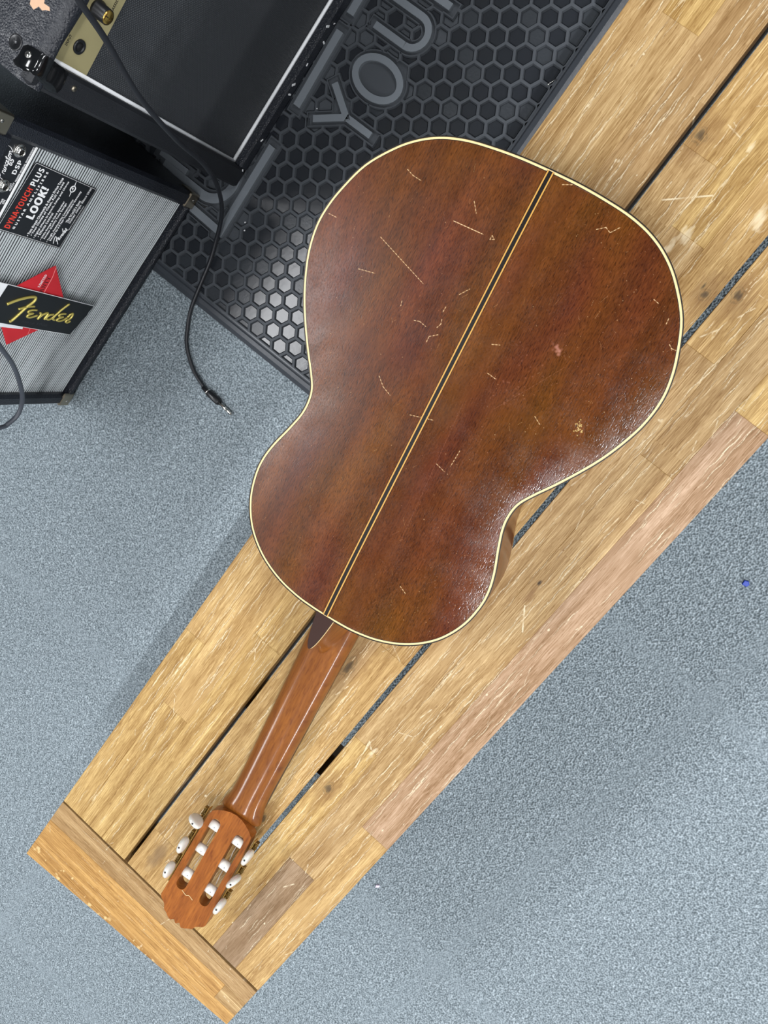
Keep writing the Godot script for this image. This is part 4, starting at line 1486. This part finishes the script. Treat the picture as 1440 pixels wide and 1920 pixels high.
func build_small_amp() -> void:
	var t := thing("guitar_amplifier", "small black combo amplifier with silver ribbed grille and black sticker, nearest the carpet", "amplifier", Vector3(-0.6139, 0, -0.7704), deg_to_rad(-2.46))
	var x0 := -0.018
	var x1 := 0.432
	var y0 := 0.012
	var y1 := 0.455
	var D := 0.24
	var st := start()
	add_box(st, Vector3(x0, y0, -D), Vector3(0.004, y1, 0), 0.005)
	add_box(st, Vector3(0.4062, y0, -D), Vector3(x1, y1, 0), 0.005)
	add_box(st, Vector3(0.0, y0, -D), Vector3(0.41, 0.0265, 0), 0.004)
	add_box(st, Vector3(0.0, 0.4135, -D), Vector3(0.41, y1, 0), 0.005)
	add_box(st, Vector3(0.0, y0, -D), Vector3(0.41, y1, -D + 0.012), 0.002)
	obj("cabinet", st, M.tolex, t)
	# grille: dark cloth behind, silver ribs lying across it
	obj("grille_cloth", front_sheet(Vector2(0.003, 0.024), Vector2(0.408, 0.368), -0.0125), M.black, t)
	var rib := start(true)
	var n := 72
	for k in n:
		var y := lerpf(0.0285, 0.3645, (k + 0.5) / n)
		var h := 0.00102
		var sh := [Vector2(-h, -0.0125), Vector2(-h * 0.6, -0.0112), Vector2(0, -0.0108), Vector2(h * 0.6, -0.0112), Vector2(h, -0.0125)]
		for q in 4:
			for i in 6:
				var xa := lerpf(0.004, 0.4062, i / 6.0)
				var xb := lerpf(0.004, 0.4062, (i + 1) / 6.0)
				var wa := 0.0005 * sin(i * 2.1 + k)
				var wb := 0.0005 * sin((i + 1) * 2.1 + k)
				quad(rib, Vector3(xa, y + sh[q].x + wa, sh[q].y), Vector3(xb, y + sh[q].x + wb, sh[q].y), Vector3(xb, y + sh[q + 1].x + wb, sh[q + 1].y), Vector3(xa, y + sh[q + 1].x + wa, sh[q + 1].y), Vector3(0, (sh[q].x + sh[q + 1].x) * 200.0, 1))
	var ro := obj("grille_ribs", rib, M.silver_rib, t)
	ro.set_meta("kind", "stuff")
	# control panel
	var pan := obj("control_panel", box_st(Vector3(0.004, 0.3690, -0.03), Vector3(0.4062, 0.4140, -0.0085), 0.0004), M.panel_black, t)
	obj("trim_strip", box_st(Vector3(0.004, 0.3655, -0.0125), Vector3(0.4062, 0.3690, -0.0078), 0.0005), M.ink_white, t)
	obj("trim_line", box_st(Vector3(0.4052, 0.3690, -0.009), Vector3(0.4062, 0.4135, -0.0080), 0.0002), M.ink_white, t)
	var zf := -0.0084
	letters(pan, "lettering", "FENDER MUSICAL INSTRUMENTS", Vector3(0.3785, 0.3715, zf), 0.050, 0.0026, M.ink_white, 0.0, "Droid Sans", true, 0.0002)
	letters(pan, "lettering", "DSP", Vector3(0.3720, 0.3805, zf), 0.0195, 0.0068, M.ink_white, 0.0, "Droid Sans", true, 0.0002)
	letters(pan, "lettering", "65", Vector3(0.3760, 0.3935, zf), 0.0085, 0.0080, M.ink_white, 0.0, "Droid Sans", true, 0.0002, false, 0.25)
	letters(pan, "lettering", "FOOT", Vector3(0.3455, 0.3760, zf), 0.009, 0.0026, M.ink_white, 0.0, "Droid Sans", true, 0.0002)
	letters(pan, "lettering", "SWITCH", Vector3(0.3455, 0.3727, zf), 0.012, 0.0026, M.ink_white, 0.0, "Droid Sans", true, 0.0002)
	letters(pan, "lettering", "PWR", Vector3(0.3230, 0.3760, zf), 0.008, 0.0028, M.ink_white, 0.0, "Droid Sans", true, 0.0002)
	letters(pan, "lettering", "ON", Vector3(0.3230, 0.3723, zf), 0.006, 0.0028, M.ink_white, 0.0, "Droid Sans", true, 0.0002)
	# the model's name in script
	var scr := [
		[[0, 0], [0.5, 2.2], [0.2, 2.3], [0.0, 1.9], [0.6, 2.4], [1.3, 2.2], [1.2, 1.5], [0.5, 1.1]],
		[[1.5, 0], [1.8, 1.0], [1.9, 0.8], [2.3, 1.0], [2.2, 0.1], [2.5, 0.05], [2.8, 1.0]],
		[[2.8, 1.0], [2.7, 0.1], [3.0, 0.05], [3.3, 1.0], [3.2, 0.0], [3.6, 1.0], [3.9, 0.9], [3.8, 0.1], [4.1, 0.1]],
		[[4.8, 0.9], [4.4, 1.0], [4.15, 0.4], [4.4, 0.0], [4.9, 0.4], [5.3, 0.9], [5.0, 1.0], [4.9, 0.3], [5.2, 0.0], [5.6, 0.5], [6.1, 1.9], [5.8, 0.3], [6.0, 0.0]],
		[[5.6, 1.3], [6.3, 1.4]],
		[[6.0, 0.0], [6.5, 0.9], [6.3, 0.2], [6.6, 0.0], [6.9, 0.6], [6.7, 1.0], [6.5, 0.8], [7.1, 0.9], [7.3, 1.0], [7.2, 0.0], [7.6, 1.0], [7.9, 0.9], [7.8, 0.1], [8.3, 0.3], [8.9, 1.2], [9.1, 2.2]]]
	var ps := start(true)
	for s in scr:
		var q := []
		for v in s:
			q.append(Vector3(0.3515 + v[0] * 0.0047, 0.3925 + v[1] * 0.0044 + v[0] * 0.0008, zf))
		add_tube(ps, spline(q, 4), 0.00045, 6)
	obj("script_lettering", ps, M.ink_white, pan)
	# sockets with nickel nuts
	for x in [0.3935, 0.3440, 0.2950]:
		var jx := Transform3D(Basis(Vector3(1, 0, 0), PI / 2), Vector3(x, 0.3910 if x > 0.36 else 0.3875, -0.0085))
		var jk := start(true)
		add_lathe(jk, [Vector2(0.0088, 0.0), Vector2(0.0088, 0.0022), Vector2(0.0080, 0.0028), Vector2(0.0068, 0.0028), Vector2(0.0066, 0.0036), Vector2(0.0058, 0.0040), Vector2(0.0050, 0.0064), Vector2(0.0042, 0.0064), Vector2(0.0038, 0.0040), Vector2(0.0038, -0.006)], jx, 26)
		var jo := obj("socket", jk, M.chrome, t)
		var ji := start(true)
		add_lathe(ji, [Vector2(0, 0.0030), Vector2(0.0038, 0.0030), Vector2(0.0038, 0.002)], jx, 18)
		obj("socket_hole", ji, M.hole, jo)
	# sticker on the grille
	var S := Node3D.new()
	S.name = "sticker"
	t.add_child(S)
	S.position = Vector3(0.3320, 0.2945, -0.0098)
	S.rotation.z = deg_to_rad(-2.9)
	var rr := PackedVector2Array()
	var hw := 0.0520
	var hh := 0.0640
	for q in [[1, 1], [-1, 1], [-1, -1], [1, -1]]:
		for k in 6:
			var an := atan2(q[1], q[0]) - PI / 4 + PI / 2 * k / 5.0
			rr.append(Vector2(q[0] * (hw - 0.004) + 0.004 * cos(an), q[1] * (hh - 0.004) + 0.004 * sin(an)))
	st = start()
	var fz := func(v: Vector2) -> Vector3: return Vector3(v.x, v.y, 0.0)
	var fb := func(v: Vector2) -> Vector3: return Vector3(v.x, v.y, -0.0006)
	add_face(st, rr, fz, Vector3(0, 0, 1))
	add_face(st, rr, fb, Vector3(0, 0, -1))
	add_wall(st, rr, fz, rr, fb)
	obj("sheet", st, M.sticker, S)
	st = start()
	var ra := inset(rr, 0.0012)
	var rb := inset(rr, 0.0017)
	for i in rr.size():
		var j := (i + 1) % rr.size()
		quad(st, Vector3(ra[i].x, ra[i].y, 0.0002), Vector3(ra[j].x, ra[j].y, 0.0002), Vector3(rb[j].x, rb[j].y, 0.0002), Vector3(rb[i].x, rb[i].y, 0.0002), Vector3(0, 0, 1))
	obj("outline", st, M.ink_white, S)
	var z := 0.0002
	letters(S, "lettering", "DYNA·TOUCH", Vector3(-0.0148, 0.0482, z), 0.0625, 0.0098, M.ink_red, 0.0, "Droid Sans", true, 0.0003)
	letters(S, "lettering", "TM", Vector3(0.0185, 0.0520, z), 0.0028, 0.0014, M.ink_red, 0.0, "Droid Sans", true, 0.0003)
	letters(S, "lettering", "PLUS", Vector3(0.0340, 0.0482, z), 0.0260, 0.0098, M.ink_white, 0.0, "Droid Sans", true, 0.0003)
	letters(S, "lettering", "G U I T A R   A M P L I F I E R S", Vector3(0.0005, 0.0370, z), 0.0900, 0.0036, M.ink_white, 0.0, "Droid Sans", true, 0.0003)
	for k in 3:
		letters(S, "lettering", "LOOK!", Vector3(0.0008 + 0.0004 * k, 0.0236, z + 0.0001 * k), 0.0480, 0.0135, M.ink_white, 0.08, "Droid Sans", true, 0.0003, false, 0.12)
	var rows := [
		[-0.048, 0.0073, 0.0945, "• Two Great Channels & Sweet Drive Tone"], [-0.0455, 0.0013, 0.0870, "• Your Choice of Clean, Full or Lead"],
		[-0.048, -0.0062, 0.0930, "• Digital Effects In Reverb, Delay and Chorus"], [-0.0445, -0.0118, 0.0400, "• Effects Control"],
		[-0.048, -0.0196, 0.0650, "• Wide-Range & Hard Speaker"], [-0.0445, -0.0250, 0.0600, "  Fender Quality Tone Design"],
		[-0.048, -0.0328, 0.0720, "• Tough, Roadworthy Construction"], [-0.0445, -0.0375, 0.0840, "  Backed by a 5 Year Transferable Warranty"]]
	for r in rows:
		letters(S, "lettering", r[3], Vector3(r[0], r[1], z), r[2], 0.0042, M.ink_white, 0.0, "Droid Sans", true, 0.0003, true)
	letters(S, "lettering", "The World's Best", Vector3(-0.0105, -0.0462, z), 0.0370, 0.0048, M.ink_white, 0.0, "Droid Serif", true, 0.0003, true)
	letters(S, "lettering", "Guitar Amps. Since 1946.", Vector3(-0.0105, -0.0523, z), 0.0610, 0.0048, M.ink_white, 0.0, "Droid Serif", true, 0.0003, true)
	letters(S, "lettering", "fender musical instruments corp.", Vector3(-0.0205, -0.0588, z), 0.0420, 0.0020, M.ink_white, 0.0, "Droid Sans", false, 0.0003, true)
	# small maker's script and the round emblem
	var sl := start(true)
	for s in SCRIPT:
		var q := []
		for v in s:
			q.append(Vector3(-0.0470 + (v[0] - 95.0) * 0.0000295, -0.0490 - (v[1] - 690.0) * 0.000036, z))
		add_tube(sl, spline(q, 3), 0.00055, 6)
	obj("script_lettering", sl, M.ink_white, S)
	st = start(true)
	var ring := []
	for k in 25:
		ring.append(Vector3(0.0380 + 0.0045 * cos(TAU * k / 24), -0.0205 + 0.0045 * sin(TAU * k / 24), z))
	add_tube(st, ring, 0.0008, 6)
	add_tube(st, [Vector3(0.026, -0.0225, z), Vector3(0.0335, -0.0205, z)], [0.0002, 0.0007], 6)
	add_tube(st, [Vector3(0.050, -0.0185, z), Vector3(0.0425, -0.0205, z)], [0.0002, 0.0007], 6)
	add_tube(st, spline([Vector3(0.0365, -0.022, z), Vector3(0.0385, -0.0185, z), Vector3(0.0395, -0.0205, z), Vector3(0.037, -0.0205, z)], 3), 0.0005, 6)
	obj("emblem", st, M.ink_white, S)
	# nickel corners
	for x in [x0, x1]:
		for y in [y0, y1]:
			var s := 1.0 if x == x0 else -1.0
			var u := 1.0 if y == y0 else -1.0
			var cr := start()
			add_box(cr, Vector3(minf(x - s * 0.0012, x + s * 0.026), minf(y - u * 0.0012, y + u * 0.026), -0.004), Vector3(maxf(x - s * 0.0012, x + s * 0.026), maxf(y - u * 0.0012, y + u * 0.026), 0.0014), 0.004)
			add_box(cr, Vector3(minf(x - s * 0.0014, x + s * 0.004), minf(y - u * 0.0012, y + u * 0.024), -0.026), Vector3(maxf(x - s * 0.0014, x + s * 0.004), maxf(y - u * 0.0012, y + u * 0.024), 0.0012), 0.002)
			var co := obj("corner", cr, M.nickel, t)
			screw(co, Vector3(x + s * 0.010, y + u * 0.010, 0.0014), 0.0025, Vector3(0, 0, 1), M.chrome)
	for x in [0.04, 0.37]:
		for z2 in [-0.04, -D + 0.04]:
			var fy := 0.0005 if x < 0.2 else 0.0100
			obj("foot", lathe_st([Vector2(0, fy), Vector2(0.014, fy), Vector2(0.016, y0 + 0.001), Vector2(0, y0 + 0.001)], Transform3D(Basis.IDENTITY, Vector3(x, 0, z2)), 16), M.black, t)


const SCRIPT := [
	[[95, 605], [160, 575], [250, 540], [340, 515], [420, 500], [475, 505], [465, 550], [420, 595], [360, 640], [300, 700], [230, 770], [160, 835], [125, 852]],
	[[245, 675], [310, 655], [380, 640], [465, 635]],
	[[500, 690], [430, 690], [378, 712], [400, 735], [450, 738], [395, 755], [362, 782], [395, 797], [450, 787], [505, 768]],
	[[540, 735], [562, 740], [540, 785], [512, 826], [570, 772], [630, 738], [662, 742], [625, 800], [612, 826], [650, 820]],
	[[745, 758], [690, 765], [642, 802], [655, 832], [705, 826], [770, 775], [860, 690], [975, 600]],
	[[770, 775], [735, 825], [765, 845]],
	[[930, 750], [870, 752], [825, 776], [850, 798], [895, 798], [830, 820], [795, 848], [840, 862], [900, 846], [955, 812]],
	[[960, 805], [1000, 765], [1040, 748], [1032, 790], [1000, 830], [955, 852], [935, 876], [962, 890], [1008, 868]]]


func build_tags() -> void:
	# cards hanging before the small amplifier's grille, in its own axes
	var at := Vector3(-0.6139, 0, -0.7704)
	var turn := deg_to_rad(-2.46)
	var card := func(o: Node3D, called: String, p: PackedVector2Array, z: float, thick: float, m: Material) -> MeshInstance3D:
		var st := start()
		var f1 := func(v: Vector2) -> Vector3: return Vector3(v.x, v.y, z)
		var f0 := func(v: Vector2) -> Vector3: return Vector3(v.x, v.y, z - thick)
		add_face(st, p, f1, Vector3(0, 0, 1))
		add_face(st, p, f0, Vector3(0, 0, -1))
		add_wall(st, p, f1, p, f0)
		return obj(called, st, m, o)
	var r := thing("warranty_tag", "red diamond-shaped paper tag behind the black card on the ribbed grille", "tag", at, turn)
	var sheet: MeshInstance3D = card.call(r, "sheet", poly([[0.2545, 0.2368], [0.186, 0.3150], [0.1078, 0.2422], [0.172, 0.1500]]), 0.0012, 0.0008, M.card_red)
	var fold := start(true)
	add_tube(fold, [Vector3(0.2535, 0.2345, 0.0013), Vector3(0.2350, 0.2300, 0.0014), Vector3(0.2100, 0.2290, 0.0013), Vector3(0.1300, 0.2120, 0.0013)], 0.0004, 6)
	obj("fold_line", fold, M.card_fold, r)
	letters(sheet, "lettering", "LIMITED", Vector3(0.2260, 0.2452, 0.0013), 0.0225, 0.0042, M.card_white, -0.03, "Droid Serif", true, 0.0002)
	letters(sheet, "lettering", "WARRANTY", Vector3(0.2050, 0.2365, 0.0013), 0.0600, 0.0075, M.ink_black, 0.0, "Droid Serif", false, 0.0002)
	var w := thing("white_card", "plain white card peeping out behind the black swing tag", "card", at, turn)
	card.call(w, "sheet", poly([[0.2120, 0.3200], [0.2080, 0.2600], [0.1395, 0.2304], [0.1405, 0.3000], [0.1560, 0.3600], [0.2150, 0.3650]]), 0.0024, 0.0006, M.card_white)
	var b := thing("swing_tag", "black swing tag with gold script lettering hanging on the ribbed grille", "tag", at, turn)
	var out := poly([[0.2132, 0.3078], [0.2060, 0.2050], [0.1987, 0.1079], [0.1905, 0.1100], [0.1855, 0.1117], [0.1791, 0.1107], [0.1690, 0.1150], [0.1600, 0.1165], [0.1381, 0.1240], [0.1420, 0.1950], [0.1474, 0.2821], [0.1500, 0.3110], [0.1917, 0.3095]])
	card.call(b, "board", out, 0.0040, 0.0010, M.card_white)
	card.call(b, "face", inset(out, 0.0008), 0.0042, 0.0003, M.card_black)
	card.call(b, "header", poly([[0.2140, 0.3230], [0.2132, 0.3085], [0.1500, 0.3118], [0.1520, 0.3650], [0.2170, 0.3650]]), 0.0040, 0.0009, M.card_white)
	var st := start(true)
	for s in SCRIPT:
		var q := []
		var rad := []
		for v in s:
			var dx: float = v[0] - 100.0
			var dy: float = v[1] - 600.0
			q.append(Vector3(0.1819 + 1.657e-5 * dx - 1.19e-4 * dy, 0.2899 - 1.40e-4 * dx - 7.4e-5 * dy, 0.0046))
		q = spline(q, 4)
		for i in q.size():
			rad.append(0.0021 if s.size() > 12 else 0.00165)
		add_tube(st, q, rad, 8)
	obj("script_lettering", st, M.pale_gold, b)
	st = start(true)
	add_tube(st, spline([Vector3(0.183, 0.362, 0.0042), Vector3(0.184, 0.369, 0.003), Vector3(0.186, 0.380, -0.005), Vector3(0.187, 0.392, -0.0084)], 4), 0.0006, 6)
	obj("cord", st, M.ink_black, b)
	letters(b, "lettering", "Since 1946", Vector3(0.1535, 0.2150, 0.0043), 0.0560, 0.0048, M.card_ink, -PI / 2 - 0.04, "Droid Sans", false, 0.0002, false, 0.2)


# ------------------------------------------------------------------ cables
func build_cables() -> void:
	var t := thing("guitar_cable", "black guitar cable looping down the large amplifier to its plug on the carpet", "cable")
	var p := []
	for v in [[0.15, 0.4932, -0.90], [0.09, 0.4936, -0.83], [0.06, 0.512, -0.77], [0.04, 0.555, -0.715], [0.014, 0.588, -0.665], [-0.012, 0.583, -0.638], [-0.028, 0.56, -0.6275], [-0.045, 0.505, -0.6285], [-0.078, 0.41, -0.636], [-0.101, 0.305, -0.6415], [-0.111, 0.23, -0.646], [-0.123, 0.18, -0.649], [-0.139, 0.13, -0.659], [-0.164, 0.08, -0.668], [-0.191, 0.045, -0.676], [-0.222, 0.024, -0.6785], [-0.255, 0.0142, -0.675], [-0.303, 0.0140, -0.667], [-0.338, 0.0125, -0.661], [-0.37, 0.0052, -0.653], [-0.4, 0.0045, -0.635], [-0.424, 0.0045, -0.603], [-0.4335, 0.0055, -0.577], [-0.4375, 0.0065, -0.560]]:
		p.append(Vector3(v[0], v[1], v[2]))
	var st := start(true)
	add_tube(st, spline(p, 6), 0.0034, 12)
	obj("cord", st, M.cable, t)
	# plug: sleeve, grip, tip
	var a := Vector3(-0.4378, 0.0068, -0.5590)
	var b := Vector3(-0.4418, 0.0052, -0.4975)
	var d := (b - a).normalized()
	st = start(true)
	add_tube(st, [a - d * 0.010, a - d * 0.002, a, a + d * 0.004, a + d * 0.006, a + d * 0.028, a + d * 0.031], [0.0036, 0.0042, 0.0052, 0.0056, 0.0064, 0.0064, 0.0050], 16)
	obj("plug_grip", st, M.black_plastic, t)
	st = start(true)
	add_tube(st, [a + d * 0.001, a + d * 0.0035], 0.0060, 16)
	obj("collar", st, M.chrome, t)
	st = start(true)
	add_tube(st, [a + d * 0.030, a + d * 0.055, a + d * 0.0555, a + d * 0.0565, a + d * 0.057, a + d * 0.0585, a + d * 0.0615], [0.0031, 0.0031, 0.0026, 0.0026, 0.0031, 0.0029, 0.0008], 14)
	obj("plug_pin", st, M.chrome, t)
	# pale print along the cord where it crosses the gold panel
	st = start()
	var cam := Vector3(0, 1.25, 0)
	for seg in [[0.4510, 0.4400], [0.4340, 0.4150], [0.4100, 0.3950]]:
		var ys: Array = seg
		var pts := []
		for k in 5:
			var y := lerpf(ys[0], ys[1], k / 4.0)
			var f := (0.505 - y) / 0.095
			pts.append(Vector3(-0.045 - 0.033 * f, y, -0.6285 - 0.0075 * f) + Vector3(0.0008, 0.0022, 0.0026))
		add_tube(st, pts, 0.0006, 6)
	obj("print", st, M.cable_grey, t)
	# short patch cable looping before the small amplifier
	var at := Vector3(-0.6139, 0, -0.7704)
	var t2 := thing("patch_cable", "grey cable hanging in a loop before the small amplifier's ribbed grille", "cable", at, deg_to_rad(-2.46))
	p = []
	for v in [[0.196, 0.392, 0.004], [0.196, 0.394, 0.03], [0.182, 0.375, 0.054], [0.148, 0.333, 0.06], [0.120, 0.293, 0.06], [0.090, 0.260, 0.06], [0.054, 0.229, 0.06], [0.021, 0.2157, 0.06], [0.000, 0.225, 0.06], [-0.007, 0.237, 0.06], [-0.022, 0.29, 0.055], [0.0, 0.36, 0.05], [0.03, 0.392, 0.03], [0.04, 0.392, 0.004]]:
		p.append(Vector3(v[0], v[1], v[2]))
	st = start(true)
	add_tube(st, spline(p, 6), 0.0036, 12)
	obj("cord", st, M.cable_grey, t2)
	for x in [0.196, 0.04]:
		st = start(true)
		add_tube(st, [Vector3(x, 0.392, -0.009), Vector3(x, 0.392, -0.004), Vector3(x, 0.392, 0.012), Vector3(x, 0.392, 0.018)], [0.0045, 0.0065, 0.0065, 0.0045], 14)
		obj("plug_grip", st, M.black_plastic, t2)


# ------------------------------------------------------------------ scraps on the carpet and the mat
func build_litter() -> void:
	var st := start()
	add_slab(st, poly([[-0.131, 0.304], [-0.124, 0.303], [-0.1215, 0.308], [-0.125, 0.3125], [-0.130, 0.311]]), 0.001, 0.0045, 0.0008)
	tag(obj("plastic_scrap", st, M.blue, self), "tiny blue plastic scrap lying on the grey carpet beside the bench", "scrap")
	st = start()
	add_slab(st, poly([[-0.956, 0.218], [-0.950, 0.2165], [-0.946, 0.221], [-0.950, 0.2235]]), 0.001, 0.004, 0.0008)
	tag(obj("paper_scrap", st, M.lilac, self), "tiny pale lilac paper scrap on the carpet below the bench's end", "scrap")
	st = start(true)
	add_tube(st, [Vector3(0.2640, 0.0092, -0.3640), Vector3(0.2660, 0.0102, -0.3655), Vector3(0.2545, 0.0102, -0.3705), Vector3(0.2520, 0.0092, -0.3690)], 0.0004, 6)
	tag(obj("staple", st, M.chrome, self), "bent metal staple lying on the rubber mat's border near the bench", "staple")
	for v in [[0.0395, -0.656, 0.0012, "tiny white lint fleck on the mat above the letter Y"], [-0.1690, -0.6600, 0.0014, "white lint fleck on the mat left of the guitar, upper of a pair"], [-0.1800, -0.6535, 0.0016, "white lint fleck on the mat left of the guitar, lower of a pair"]]:
		st = start()
		add_slab(st, poly([[v[0] - v[2], v[1]], [v[0], v[1] - v[2] * 0.7], [v[0] + v[2], v[1] + v[2] * 0.2], [v[0], v[1] + v[2]]]), 0.0080, 0.0098, 0.0003)
		tag(obj("lint_fleck", st, M.lint, self), v[3], "lint", "white flecks on the mat")
